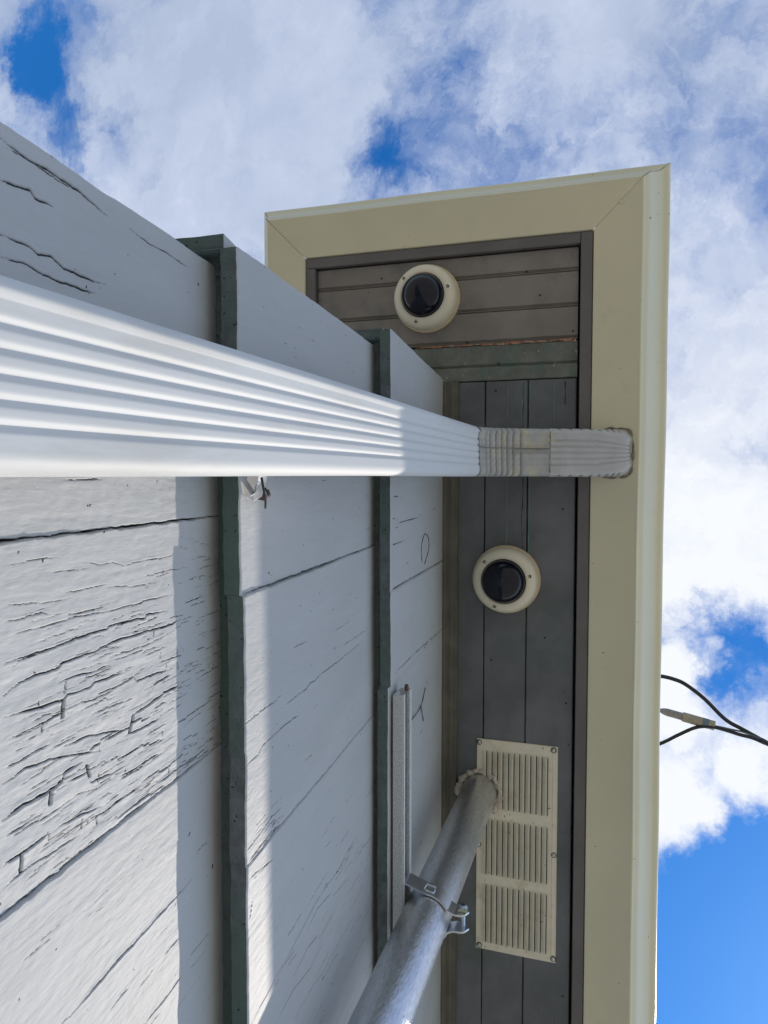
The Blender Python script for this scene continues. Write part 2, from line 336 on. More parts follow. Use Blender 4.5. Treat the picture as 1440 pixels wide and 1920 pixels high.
CR_B = [
  (1.5, [(208.5,538.0),(208.8,555.8),(207.9,586.5),(209.9,624.6)]),
  (1.2, [(220.4,635.7),(221.5,703.8),(218.7,715.1),(220.2,735.4),(218.5,744.4),(219.3,824.4),(219.6,930.0)]),
  (0.8, [(204.7,824.5),(206.7,886.7),(207.1,948.5)]),
  (0.8, [(180.3,803.4),(180.6,862.6)]),
  (0.7, [(169.4,662.9),(172.2,710.1)]),
  (1.3, [(245.2,551.2),(244.5,578.1),(240.7,586.3),(239.7,649.1),(242.6,684.9)]),
  (1.7, [(474.3,557.8),(470.7,621.3),(471.9,640.3),(464.8,727.5),(466.6,765.6),(470.8,807.2),(465.7,877.9)]),
  (1.1, [(502.6,654.8),(498.4,703.4),(505.9,739.3)]),
  (1.5, [(511.2,739.3),(512.3,789.0)]),
  (0.9, [(481.2,692.4),(474.6,733.5),(484.4,785.8)]),
  (1.2, [(515.5,611.4),(515.0,657.1),(525.7,708.8),(524.8,745.4)]),
  (1.1, [(548.8,659.1),(548.2,680.3),(552.9,745.1)]),
  (0.8, [(559.0,771.2),(563.0,828.8),(565.1,877.2)]),
  (0.9, [(480.8,645.1),(483.6,670.6)]),
  (0.8, [(491.1,785.7),(504.0,861.0)]),
  (0.8, [(521.9,844.8),(526.2,912.6)]),
  (0.7, [(402.5,746.9),(398.8,800.7)]),
  (1.3, [(319.1,553.3),(317.5,584.8),(313.7,615.0)]),
  (1.3, [(330.8,556.9),(328.0,614.8)]),
  (1.3, [(344.8,556.6),(354.4,609.8)]),
  (1, [(349.7,564.2),(353.5,601.1)]),
  (0.8, [(295.4,695.1),(297.9,723.7)]),
  (2.6, [(379.6,558.9),(368.5,563.0)]),
]
CR_C = [
  (1.6, [(141.1,1182.6),(116.2,1177.7),(96.9,1205.6),(105.8,1238.5),(125.3,1242.2),(146.9,1206.3)]),
  (1.3, [(380.1,1094.9),(381.0,1175.8),(360.5,1216.0)]),
  (1.2, [(377.8,1175.8),(412.6,1200.2)]),
  (0.7, [(94.9,975.6),(95.4,1057.0)]),
  (0.7, [(66.0,1003.1),(66.5,1158.9)]),
  (0.6, [(59.2,975.5),(60.0,1014.6)]),
  (0.8, [(277.0,981.6),(280.9,1146.7),(291.3,1361.8)]),
  (0.7, [(27.5,980.8),(28.4,1014.4)]),
]
def fillers(seed, n, x0, x1, z0, z1, lmin, lmax, wmin, wmax, dens=None):
    g = np.random.default_rng(seed); o = []
    while len(o) < n:
        x = g.uniform(x0, x1); z = g.uniform(z0, z1)
        if dens is not None and g.random() > dens((x - x0) / (x1 - x0), (z - z0) / (z1 - z0)): continue
        L = g.uniform(lmin, lmax) * 1000; p = []; zz = z * 1000; xx = x * 1000; e = zz + L
        while zz < e:
            p.append((xx, zz)); st = g.uniform(5, 16)
            if g.random() < 0.28: xx += g.choice([-1, 1]) * g.uniform(0.6, 2.4); zz += 0.8; p.append((xx, zz))
            zz += st; xx += g.normal(0, 0.35)
        p.append((xx, e)); o.append((g.uniform(wmin, wmax), p))
    return o
def course(name, zb, zt, yf, xs, nz, cracks, joints, offs, seed, corner, gmask=None, relief=1.0, cross=()):
    """one course of thick shingles: xs column positions, joints [(polyline, width)], offs(X) how proud each shingle sits"""
    X1 = np.asarray(xs); nx = len(X1); zf = np.linspace(0, 1, nz)
    X = np.repeat(X1[None], nz, 0); zw = vnoise(X1, X1 * 0, 0.018, 1, seed, 3) * 0.0045 + vnoise(X1, X1 * 0, 0.2, 1, seed + 5) * 0.003
    Z = zb + (zt - zb) * zf[:, None] + zw[None] * (1 - zf[:, None]) ** 6
    h = vnoise(X, Z, 0.0065, 0.07, seed + 1, 3) * 0.0006 + vnoise(X, Z, 0.006, 0.008, seed + 2, 2) * 0.0004 + vnoise(X, Z, 0.05, 0.12, seed + 3) * 0.0016
    if gmask is not None: h = h * (0.35 + gmask(X, Z))
    h = h * relief
    off, prox = offs(X, Z, zf[:, None]); h = h + off
    crack = np.zeros_like(X); deep = np.zeros_like(X); teal = np.zeros_like(X)
    dx = X1[1] - X1[0]
    def stroke(w, pts, depth, lip, jag=0.0, sd=0):
        p = sorted([(b / 1000.0, a / 1000.0) for a, b in pts]); zz = np.array([q[0] for q in p]); xx = np.array([q[1] for q in p])
        rows = np.where((Z[:, 0] >= zz[0] - 0.0008) & (Z[:, 0] <= zz[-1] + 0.0008))[0]
        if len(rows) == 0: return
        zr = Z[rows, 0]; xc = np.interp(zr, zz, xx)
        g = np.random.default_rng(sd + int(abs(xx[0]) * 1e5))
        if jag: xc = xc + vnoise(zr, zr * 0 + abs(xx[0]) * 9, 0.005, 0.01, sd + 3, 3) * jag + np.round(vnoise(zr, zr * 0 + abs(xx[0]) * 7, 0.012, 0.01, sd + 4, 2) * 5) / 5 * jag
        c0 = max(0, int(np.searchsorted(X1, xc.min() - 0.008))); c1 = min(nx, int(np.searchsorted(X1, xc.max() + 0.008)))
        if c1 <= c0: return
        tt = (zr - zz[0]) / max(1e-6, zz[-1] - zz[0])
        env = np.clip(np.minimum(tt, 1 - tt) * 7, 0.25, 1) * (0.75 + 0.9 * vnoise(zr, zr * 0, 0.012, 1, int(g.integers(1e6)), 2))
        ww = np.maximum(w * 0.001 * 0.36 * env, dx * 0.5)[:, None]
        d = X1[None, c0:c1] - xc[:, None]; gq = np.exp(-(d / ww) ** 2)
        sl_ = (slice(rows[0], rows[-1] + 1), slice(c0, c1))
        fade = np.minimum(1.0, w * env / 1.0)[:, None]
        deep[sl_] = np.maximum(deep[sl_], gq * depth * w * fade)
        crack[sl_] = np.maximum(crack[sl_], np.exp(-(d / (ww * 1.05)) ** 2) * np.clip(0.35 + fade * 0.75, 0, 1))
        h[sl_] += lip * w * (np.exp(-((d - ww * 2.2) / (ww * 1.3)) ** 2) * 0.8 + np.exp(-((d + ww * 2.2) / (ww * 1.6)) ** 2)) * fade
    for w, p in cracks: stroke(w, p, 0.0011, 0.00013, 0.0011, seed)
    def xstroke(w, x0, x1, z0, z1):
        cc = np.where((X1 >= min(x0, x1)) & (X1 <= max(x0, x1)))[0]
        if len(cc) < 2: return
        zc = np.interp(X1[cc], sorted((x0, x1)), (z0, z1) if x0 < x1 else (z1, z0)) + vnoise(X1[cc], X1[cc] * 0 + z0 * 9, 0.004, 0.01, seed + 17, 2) * 0.0012
        r0 = max(0, int(np.searchsorted(Z[:, 0], zc.min() - 0.006))); r1 = min(nz, int(np.searchsorted(Z[:, 0], zc.max() + 0.006)))
        if r1 <= r0: return
        dzs = Z[1, 0] - Z[0, 0]; ww = max(w * 0.0004, dzs * 0.55); d = Z[r0:r1, :1] - zc[None]; gq = np.exp(-(d / ww) ** 2); sl_ = (slice(r0, r1), slice(cc[0], cc[-1] + 1))
        deep[sl_] = np.maximum(deep[sl_], gq * 0.0011 * w); crack[sl_] = np.maximum(crack[sl_], np.exp(-(d / ww) ** 2) * 0.95)
    for q in cross: xstroke(*q)
    for jp, jw in joints: stroke(jw, jp, 0.004, 0.0, 0.0012, seed + 9)
    Y = yf + SLOPE * (Z - zb) - h + np.minimum(deep, 0.009)
    rnd = np.clip(1 - (Z - Z[0:1]) / 0.0022, 0, 1); Y = Y + 0.0012 * rnd ** 2
    # butt rows: underside of the outer ply
    nb = 7; jb = deep[0] * 0.6
    Yb = np.array([Y[0] + (PLY * k / (nb - 1)) for k in range(nb)])
    Zb_ = np.array([Z[0] + jb - 0.0 + vnoise(X1, X1 * 0 + k * 0.004, 0.008, 0.006, seed + 7, 2) * 0.0012 * (k > 0) for k in range(nb)])
    # backing ply, its butt half an inch higher
    zu = zb + 0.0150
    jit = vnoise(X1, X1 * 0, 0.03, 1, seed + 8, 2) * 0.004
    Yu0 = yf + PLY + SLOPE * 0.015 + 0.0003 * np.sin(X1 * 90)
    U = [(Yb[-1], Zb_[-1]), (Yu0 + 0.0 * X1, zu + jit), (Yu0 + 0.004, zu + jit), (Yu0 + 0.026, zu + jit)]
    V = [np.stack([X, Y, Z], -1).reshape(-1, 3)]
    V.append(np.stack([np.repeat(X1[None], nb, 0), Yb, Zb_], -1).reshape(-1, 3))
    V.append(np.stack([np.repeat(X1[None], 4, 0), np.array([a for a, _ in U]), np.array([b * np.ones(nx) for _, b in U])], -1).reshape(-1, 3))
    V = np.concatenate(V)
    # follow the leaning corner: squeeze the first 4 cm of columns to the corner line
    xc0, xc1 = corner
    lo = X1[0]; t = np.clip((lo + 0.04 - V[:, 0]) / 0.04, 0, 1)
    cx = xc0 + (xc1 - xc0) * np.clip((V[:, 2] - zb) / (zt - zb), 0, 1) + vnoise(V[:, 2], V[:, 2] * 0, 0.03, 1, seed + 4, 3) * 0.003
    V[:, 0] += t * (cx - lo)
    def quads(base, rows, flip=False):
        i = np.arange(rows - 1)[:, None] * nx + np.arange(nx - 1)[None]; i = i.ravel() + base
        q = np.stack([i, i + 1, i + 1 + nx, i + nx], -1)
        return q[:, ::-1] if flip else q
    nf = nz * nx
    F1 = quads(0, nz); F2 = quads(nf, nb, True); F3 = quads(nf + nb * nx, 4, True)
    # end cap of the ply at the corner
    ex = []; ef = []
    col = np.arange(nz) * nx; base = len(V)
    back = V[col].copy(); back[:, 1] += PLY + 0.03
    V = np.concatenate([V, V[col], back]); k = np.arange(nz - 1)
    F4 = np.stack([base + k, base + k + 1, base + nz + k + 1, base + nz + k], -1)
    F = np.concatenate([F1, F2, F3, F4])
    mi = np.concatenate([np.zeros(len(F1)), np.ones(len(F2)), np.ones(len(F3)), np.zeros(len(F4))])
    ck = np.concatenate([np.clip(crack, 0, 1).ravel(), np.zeros(len(V) - nf)])
    tl = np.zeros(len(V)); tl[:nf] = np.clip(prox, 0, 1).ravel()
    return build(name, V, F, ['grey_paint', 'butt_paint'], bld, mi, True, None, {'crack': ck, 'oldpaint': tl})

def steps(lines):
    """shingle offsets: lines = [(x at bottom, x at top, offset bottom, offset top)], each shingle right of x sits that proud"""
    def fn(X, Z, t):
        o = np.zeros_like(X); pr = np.zeros_like(X)
        for (xb, xt, ob, ot, tl) in lines:
            xx = xb + (xt - xb) * t + vnoise(Z[:, :1], Z[:, :1] * 0, 0.02, 1, 77, 3) * 0.0016; s = np.clip((X - xx) / 0.0009 + 0.5, 0, 1)
            o += s * (ob + (ot - ob) * t); pr += tl * np.exp(-((X - xx) / 0.0012) ** 2) * (t > 0.12) * (t < 0.55)
        return o, pr
    return fn
def cols(x0, x1, dx, x2):
    a = np.arange(x0, x1, dx); return np.concatenate([a, np.linspace(x1, x2, 24)])
# lowest visible course
def is_cross(p): return abs(p[-1][0] - p[0][0]) > 1.2 * abs(p[-1][1] - p[0][1])
crossA = [(w, p[0][0] / 1000, p[-1][0] / 1000, p[0][1] / 1000, p[-1][1] / 1000) for w, p in CR_A if is_cross(p)]
CR_A = [q for q in CR_A if not is_cross(q[1])]
_g = np.random.default_rng(44)
for _ in range(12):
    _x = _g.uniform(0.11, 0.225); _z = _g.uniform(0.315, 0.50); crossA.append((_g.uniform(0.6, 1.0), _x, _x + _g.uniform(0.003, 0.007), _z, _z + _g.uniform(-0.002, 0.002)))
CR_HAIR = CR_C[:3]; CR_C = CR_C[3:]
densA = lambda x, z: 0.15 + 0.85 * min(1, x * 1.6)
crA = CR_A + fillers(3, 130, 0.075, 0.236, 0.315, 0.55, 0.010, 0.05, 0.5, 1.1, densA) + fillers(4, 10, 0.15, 0.235, 0.31, 0.5, 0.02, 0.07, 1.1, 2.0) \
    + fillers(5, 14, 0.27, 0.42, 0.31, 0.55, 0.02, 0.06, 0.5, 1.0) + fillers(6, 80, 0.04, 0.236, 0.315, 0.55, 0.01, 0.04, 0.4, 0.8)
gm = lambda X, Z: np.where(X > 0.237, 0.35, np.where(X > 0.035, 0.9, 0.75))
course('shingle_course', 0.155, 0.572, 0.3109, cols(-0.19, 0.45, 0.00062, 2.6), 460, crA,
       [([(35.5, 150), (35.3, 315), (34.3, 575)], 2.2), ([(238, 150), (237.4, 308.5), (235.4, 575)], 2.2)],
       steps([(0.0355, 0.0343, 0.0042, 0.0002, 0), (0.238, 0.2354, 0.0028, 0.0002, 0)]), 11, (-0.1965, -0.1785), gm, 1.0, crossA)
# middle course
crB = CR_B + fillers(13, 60, 0.40, 0.75, 0.58, 0.97, 0.02, 0.08, 0.4, 0.9) + fillers(14, 22, -0.15, 0.33, 0.60, 0.95, 0.005, 0.02, 0.4, 0.7) \
    + fillers(15, 14, 0.305, 0.333, 0.556, 0.62, 0.01, 0.05, 0.5, 1.1)
course('shingle_course', 0.5534, 1.005, 0.3108, cols(-0.187, 0.76, 0.0009, 2.6), 360, crB,
       [([(100.8, 550), (100.6, 553), (96.6, 1005)], 2.0), ([(332.8, 550), (335.4, 1005)], 1.6)],
       steps([(0.1007, 0.0966, 0.0035, 0.0008, 0.8), (0.333, 0.3354, 0.001, 0.0003, 0)]), 23, (-0.189, -0.1805), lambda X, Z: 0.30 + 0 * X, 0.8)
# top course
crC = CR_C + fillers(17, 26, -0.1, 0.9, 0.99, 1.36, 0.006, 0.03, 0.4, 0.8)
course('shingle_course', 0.969, 1.402, 0.312, cols(-0.194, 1.15, 0.0019, 2.6), 230, crC,
       [([(156, 960), (156.9, 982), (162, 1405)], 1.6), ([(292.6, 960), (293.4, 1405)], 1.2)],
       steps([(0.1565, 0.162, 0.0006, 0.0003, 0), (0.2925, 0.2934, -0.0042, 0.0, 0)]), 37, (-0.198, -0.1815), lambda X, Z: 0.2 + 0 * X, 0.7)
# courses under the picture, down to the ground
zb = 0.155; k = 0
while zb > -ZC:
    zt = zb + 0.02; zb = max(zb - 0.41, -ZC - 0.02) if zb - 0.41 > -ZC - 0.3 else -ZC - 0.02
    course('shingle_course', zb, zt, 0.311, cols(-0.19, -0.10, 0.01, 2.6), 8, [], [], steps([]), 50 + k, (-0.196, -0.18)); k += 1
# end wall: the same courses seen edge on, running back from the corner
def end_course(zb, zt, xo, seed, cor):
    ys = np.linspace(0.3272, 0.60, 120); nz = 24; zf = np.linspace(0, 1, nz)[:, None]
    zw = vnoise(ys, ys * 0, 0.03, 1, seed, 3) * 0.004
    Z = zb + (zt - zb) * zf + zw[None] * (1 - zf) ** 6; tY = (ys - ys[0]) / (ys[-1] - ys[0])
    yst = 0.3110 + 0.013 + SLOPE * (Z - zb); Yg = yst + (0.60 - yst) * tY[None]
    ck = cor[0] + (cor[1] - cor[0]) * (Z - zb) / (zt - zb) + 0.0012
    Xg = np.minimum(ck, xo + 0.16 * (Z - zb)) + vnoise(Yg, Z, 0.02, 0.08, seed + 1, 2) * 0.0008
    rows = [np.stack([Xg, Yg, Z], -1)]
    for k, (dx, dz) in enumerate(((0.0, 0), (0.0074, 0.0003), (0.0148, 0), (0.0150, 0.013), (0.03, 0.013))):
        rows.append(np.stack([Xg[:1] + dx, Yg[:1], Z[:1] + dz], -1))
    V = np.concatenate(rows).reshape(-1, 3); ny = len(ys)
    def quads(r0, n):
        i = (np.arange(n - 1)[:, None] * ny + np.arange(ny - 1)[None]).ravel() + r0 * ny
        return np.stack([i, i + ny, i + ny + 1, i + 1], -1)
    A_, B_ = quads(0, nz), quads(nz, 5)
    b = len(V); cp = np.array([(Xg[i, 0], Yg[i, 0], Z[i, 0]) for i in range(nz)]); cq = cp.copy(); cq[:, 0] = -0.165; V = np.concatenate([V, cp, cq]); i_ = np.arange(nz - 1)
    F4 = np.stack([b + i_, b + nz + i_, b + nz + i_ + 1, b + i_ + 1], -1); F = np.concatenate([A_, B_, F4])
    build('end_shingle_course', V, F, ['grey_paint', 'butt_paint'], bld, np.concatenate([np.zeros(len(A_)), np.ones(len(B_)), np.zeros(len(F4))]), True, None, {'crack': np.zeros(len(V)), 'oldpaint': np.zeros(len(V))})
for i, (a, b_) in enumerate(((0.969, 1.402), (0.5534, 0.99), (0.155, 0.575), (-0.255, 0.175), (-0.665, -0.235), (-1.075, -0.645), (-1.57, -1.055))):
    end_course(a, b_, -0.2005, 90 + i, [(-0.198, -0.1815), (-0.189, -0.1805)][i] if i < 2 else (-0.1965, -0.1785))
w = MB(); w.box((-0.172, 0.352, -ZC - 0.02), (2.6, 0.598, 1.41)); w.build('wall_core', 'soffit_paint', bld)

for w_, p_ in CR_HAIR:                       # curled hairline splits on the top course
    m_ = MB(); pl = bez([(a / 1000, 0.312 + SLOPE * (b / 1000 - 0.969) - 0.0003, b / 1000) for a, b in p_], 6)
    m_.tube(pl, [0.0004 + 0.0004 * abs(math.sin(i * 0.9)) for i in range(len(pl))], 6); m_.build('hairline_crack', 'dark_cavity', bld, True)

# ------------------------------------------------------------------ building: eave
XE = 2.6
def rough_board(name, a, b, axis, mats, seed, groove=(), z=1.40, thick=0.012, amp=0.0006, jag=None, label=None):
    """soffit board, underside at z, long along axis; groove = [(offset across, half width, depth)] beads"""
    x0, y0 = a; x1, y1 = b
    al = (x0, x1) if axis == 'x' else (y0, y1); ac = (y0, y1) if axis == 'x' else (x0, x1)
    n = int(min(220, max(12, (al[1] - al[0]) / 0.006)))
    la = np.linspace(al[0], al[1], n)
    base = [0, 0.0015, 0.004] + [t for t in np.linspace(0.006, ac[1] - ac[0] - 0.006, 7)] + [ac[1] - ac[0] - 0.004, ac[1] - ac[0] - 0.0015, ac[1] - ac[0]]
    for (go, gw, gd) in groove: base += [go - gw * 1.3, go - gw, go - gw * 0.4, go, go + gw * 0.4, go + gw, go + gw * 1.3]
    cr = np.array(sorted(set(round(t, 5) for t in base if 0 <= t <= ac[1] - ac[0]))); m = len(cr)
    A, C_ = np.meshgrid(la, cr, indexing='ij')
    H = vnoise(A, C_, 0.08, 0.012, seed, 3) * amp * 2
    for (go, gw, gd) in groove:
        dd = np.abs(C_ - go); H = H + np.where(dd < gw, gd * (0.5 + 0.5 * np.cos(np.pi * (dd / gw - 0) * 2 + np.pi)) , 0)
    e = np.minimum(C_, (ac[1] - ac[0]) - C_); H = H + np.clip(1 - e / 0.0015, 0, 1) ** 2 * 0.0015
    Wd = C_ + ac[0]
    edge = vnoise(la, la * 0, 0.02, 1, seed + 2, 3) * (jag if jag else 0.0010)
    Wd = Wd + np.where(cr[None] > (cr[-1] * 0.7), ((cr - cr[-1] * 0.7) / (cr[-1] * 0.3))[None] * edge[:, None], 0)
    Zs = z + H
    V = np.stack([A, Wd, Zs], -1) if axis == 'x' else np.stack([Wd, A, Zs], -1)
    V = V.reshape(-1, 3); up = V.copy(); up[:, 2] = z + thick
    i = (np.arange(n - 1)[:, None] * m + np.arange(m - 1)[None]).ravel()
    F = [tuple(q) for q in np.stack([i, i + 1, i + m + 1, i + m], -1)]
    per = [k for k in range(m)] + [k * m + m - 1 for k in range(1, n)] + [(n - 1) * m + k for k in range(m - 2, -1, -1)] + [k * m for k in range(n - 2, 0, -1)]
    b0 = len(V); V = np.concatenate([V, up[per]]); L_ = len(per)
    F += [(per[k], per[(k + 1) % L_], b0 + (k + 1) % L_, b0 + k) for k in range(L_)] + [tuple(range(b0, b0 + L_))]
    o = build(name, V, F, mats, bld, None, True, None, None, 40)
    if label: o['label'] = label
    return o
Y0, Y1 = 0.0975, 0.604                       # inside the fascia boards
XS = -0.4115
# cross boards at the gable end (run along Y)
xs_ = [XS, -0.3690, -0.3062, -0.2475]
for i in range(3):
    a, b = xs_[i], xs_[i + 1] - 0.0011
    rough_board('soffit_board', (a, Y0), (b, Y1), 'y', 'soffit_beige', 200 + i, [(b - a - 0.004, 0.0028, 0.0026)], jag=0.004 if i == 2 else 0.0008)
rough_board('soffit_board', (-0.2455, Y0), (-0.1790, Y1), 'y', 'green_paint', 210, [(0.0385, 0.003, 0.0022)], z=1.4015, jag=0.002, label='greenish soffit board with peeling paint along its edge')
# boards along the wall (run along X)
yb = [Y0, 0.1850, 0.2650, 0.3420]
for i in range(3):
    a, b = yb[i] + 0.0009, yb[i + 1] - 0.0009
    gr = []
    rough_board('soffit_board', (-0.1770, a), (XE, b), 'x', 'soffit_paint', 220 + i, gr, z=1.40 + (0.0006 if i % 2 else 0), jag=0.0016)
# worn strips of old paint showing in the seams and the chipped red lead edge
for y, wdt, xa, xb in ((0.1372, 0.0006, -0.17, -0.06), (0.1812, 0.0007, -0.17, 0.16), (0.2221, 0.0006, -0.17, 0.14), (0.1958, 0.0008, -0.17, -0.09)):
    m = MB(); xq = np.linspace(xa, xb, 40); jj = vnoise(xq, xq * 0, 0.012, 1, int(y * 1e4), 3) * 0.0012
    for k in range(39):
        m.add([(xq[k], y - wdt + jj[k], 1.3994), (xq[k + 1], y - wdt + jj[k + 1], 1.3994), (xq[k + 1], y + wdt + jj[k + 1], 1.3994), (xq[k], y + wdt + jj[k], 1.3994)], [(0, 3, 2, 1)])
    m.build('old_paint', 'old_teal', bld)
for y, wdt, xa, xb in ((0.1938, 0.0010, -0.172, 0.155), (0.1246, 0.0007, 1.02, 1.16), (0.118, 0.0012, -0.172, -0.13)):
    m = MB(); xq = np.linspace(xa, xb, 120); jj = vnoise(xq, xq * 0, 0.03, 1, int(y * 1e4), 3) * 0.004; ww = wdt * np.clip(0.55 + 1.6 * vnoise(xq, xq * 0, 0.015, 1, int(y * 2e4), 3), 0.12, 1.4)
    for k in range(119):
        m.add([(xq[k], y - ww[k] + jj[k], 1.3991), (xq[k + 1], y - ww[k + 1] + jj[k + 1], 1.3991), (xq[k + 1], y + ww[k + 1] + jj[k + 1], 1.3991), (xq[k], y + ww[k] + jj[k], 1.3991)], [(0, 3, 2, 1)])
    m.build('split', 'dark_cavity', bld)
m = MB(); yq = np.linspace(0.10, 0.40, 90)
for k in range(89):
    wv = max(0.0, 0.0016 + 0.006 * vnoise(yq[k:k + 1], yq[k:k + 1] * 0, 0.03, 1, 5, 3)[0]); 
    if wv < 0.0004: continue
    xx = -0.2467 + 0.003 * vnoise(yq[k:k + 1], yq[k:k + 1] * 0, 0.02, 1, 6, 2)[0]
    m.add([(xx - wv, yq[k], 1.3990), (xx + wv, yq[k], 1.3992), (xx + wv * 0.8, yq[k + 1], 1.3992), (xx - wv, yq[k + 1], 1.3990)], [(0, 1, 2, 3)])
m.build('chipped_edge', 'rust_edge', bld)
# frieze strip where wall meets soffit, with a fillet
f_ = MB()
pf = [(0.352, 1.381), (0.338, 1.381), (0.3355, 1.3825), (0.3345, 1.386), (0.333, 1.3885), (0.3255, 1.3885), (0.3235, 1.390), (0.3155, 1.3905), (0.3145, 1.392), (0.3145, 1.3993)]
xq = np.concatenate([np.linspace(-0.178, 1.2, 200), [XE]])
vs = [(x, y + 0.0012 * vnoise(np.array([x]), np.array([0.0]), 0.05, 1, 8, 2)[0], z) for x in xq for (y, z) in pf]; n_ = len(pf)
fs = [(i * n_ + k, i * n_ + k + 1, (i + 1) * n_ + k + 1, (i + 1) * n_ + k) for i in range(len(xq) - 1) for k in range(n_ - 1)]
f_.add(vs, fs); f_.add([(-0.178, y, z) for y, z in pf] + [(-0.178, 0.352, 1.3993)], [tuple(range(n_ + 1))]); f_.build('frieze_strip', 'frieze_paint', bld)
# fascia boards (three sides), carrying the gutter
m = MB(); m.box((-0.4335, 0.0722, 1.3885), (XE, 0.0930, 1.50), 0, 0.0012); m.build('fascia_board', 'trim_paint', bld)
m = MB(); m.box((-0.4335, 0.0937, 1.3885), (-0.4140, 0.6255, 1.50), 0, 0.0012); m.build('fascia_board', 'trim_paint', bld)
m = MB(); m.box((-0.4133, 0.6060, 1.3885), (XE, 0.6255, 1.50), 0, 0.0012); m.build('fascia_board', 'trim_paint', bld)
m = MB(); m.add([(-0.46, 0.04, 1.505), (XE, 0.04, 1.505), (XE, 0.66, 1.505), (-0.46, 0.66, 1.505), (-0.30, 0.35, 1.60), (XE, 0.35, 1.60)],
                [(0, 1, 5, 4), (1, 2, 5), (2, 3, 4, 5), (3, 0, 4), (3, 2, 1, 0)]); m.build('roof', 'roofing', bld)
# nail heads and small holes in the soffit
for (x, y) in ((-0.375, 0.19), (-0.385, 0.47), (-0.33, 0.165), (-0.262, 0.106), (-0.252, 0.30), (-0.16, 0.245), (0.06, 0.12), (0.30, 0.15), (0.42, 0.11), (-0.21, 0.24), (0.98, 0.11), (0.35, 0.25)):
    m = MB(); m.lathe((x, y, 1.4), [(0.0, -0.0006), (0.0018, -0.0006), (0.0022, 0.001)], 10)
    m.build('nail_head', 'dark_cavity', bld)

# ------------------------------------------------------------------ gutter
gut = thing('gutter', 'cream metal rain gutter with an ogee front running round the eave, mitred at its corners', 'gutter', (-0.43, 0.0715, 1.385))
PROF = [(0.0004, 0.112), (0.0004, 0.004), (0.0012, 0.001), (0.004, 0.0), (0.0782, 0.0), (0.0793, -0.0010), (0.0806, -0.0016), (0.0820, -0.0013), (0.0829, -0.0002), (0.0834, 0.0015),
        (0.0850, 0.0040), (0.0890, 0.0072), (0.0925, 0.0115), (0.0952, 0.018), (0.0985, 0.028), (0.1028, 0.040), (0.1072, 0.051), (0.1110, 0.0585), (0.1152, 0.0640), (0.1200, 0.0675), (0.1243, 0.0695),
        (0.1262, 0.0715), (0.1278, 0.075), (0.1285, 0.080), (0.1285, 0.089), (0.1270, 0.092), (0.1240, 0.092), (0.1235, 0.088)]
def gutter_run(name, p0, p1, out, m0, m1, seed):
    p0 = np.array(p0); p1 = np.array(p1); al = p1 - p0; L_ = np.linalg.norm(al); al = al / L_; out = np.array(out)
    n = 60; V = []; F = []
    for i in range(n):
        t = i / (n - 1)
        for (u, v) in PROF:
            s0 = m0 * u + (0.0004 if m0 else 0); s1 = L_ + m1 * u - (0.0004 if m1 else 0)
            s = s0 + (s1 - s0) * t
            wob = 0.0008 * math.sin(s * 5.1 + seed) + 0.0005 * math.sin(s * 17 + seed * 2)
            p = p0 + al * s + out * (u + wob * (u > 0.08)); V.append((p[0], p[1], 1.385 + v + 0.0005 * math.sin(s * 9 + seed)))
    k = len(PROF)
    flip = (al[0] * out[1] - al[1] * out[0]) > 0
    for i in range(n - 1):
        for j in range(k - 1):
            q = (i * k + j, i * k + j + 1, (i + 1) * k + j + 1, (i + 1) * k + j); F.append(q[::-1] if flip else q)
    return build(name, V, F, 'gutter_cream', gut, None, True, None, None, 50)
gutter_run('gutter_run', (-0.4340, 0.0718, 0), (XE, 0.0718, 0), (0, -1, 0), -1, 0, 1.0)
gutter_run('gutter_run', (-0.4340, 0.6262, 0), (-0.4340, 0.0718, 0), (-1, 0, 0), -1, 1, 2.0)
gutter_run('gutter_run', (XE, 0.6262, 0), (-0.4340, 0.6262, 0), (0, 1, 0), 0, 1, 3.0)
# mitre caulk lines behind the joints and rivets
for (cx, cy, sy) in ((-0.4340, 0.0718, -1), (-0.4340, 0.6262, 1)):
    m = MB(); e = 0.0011
    pts = [(u, v) for (u, v) in PROF[3:]]
    vs = []; 
    for (u, v) in pts:
        for sgn in (-1, 1): vs.append((cx - u + e * sgn * 0.7, cy + sy * u + e * sgn * sy * 0.7, 1.385 + v + 0.0009))
    m.add(vs, [(2 * i, 2 * i + 1, 2 * i + 3, 2 * i + 2) for i in range(len(pts) - 1)]); m.build('mitre_joint', 'seam_dirt', gut)
for (x, y) in ((-0.4766, 0.0255), (-0.4612, 0.6571)):
    m = MB(); m.lathe((x, y, 1.385), [(0.0034, 0.0), (0.0032, -0.0012), (0.0022, -0.002), (0.0, -0.0023)], 16); m.build('rivet', 'gutter_cream', gut, True)

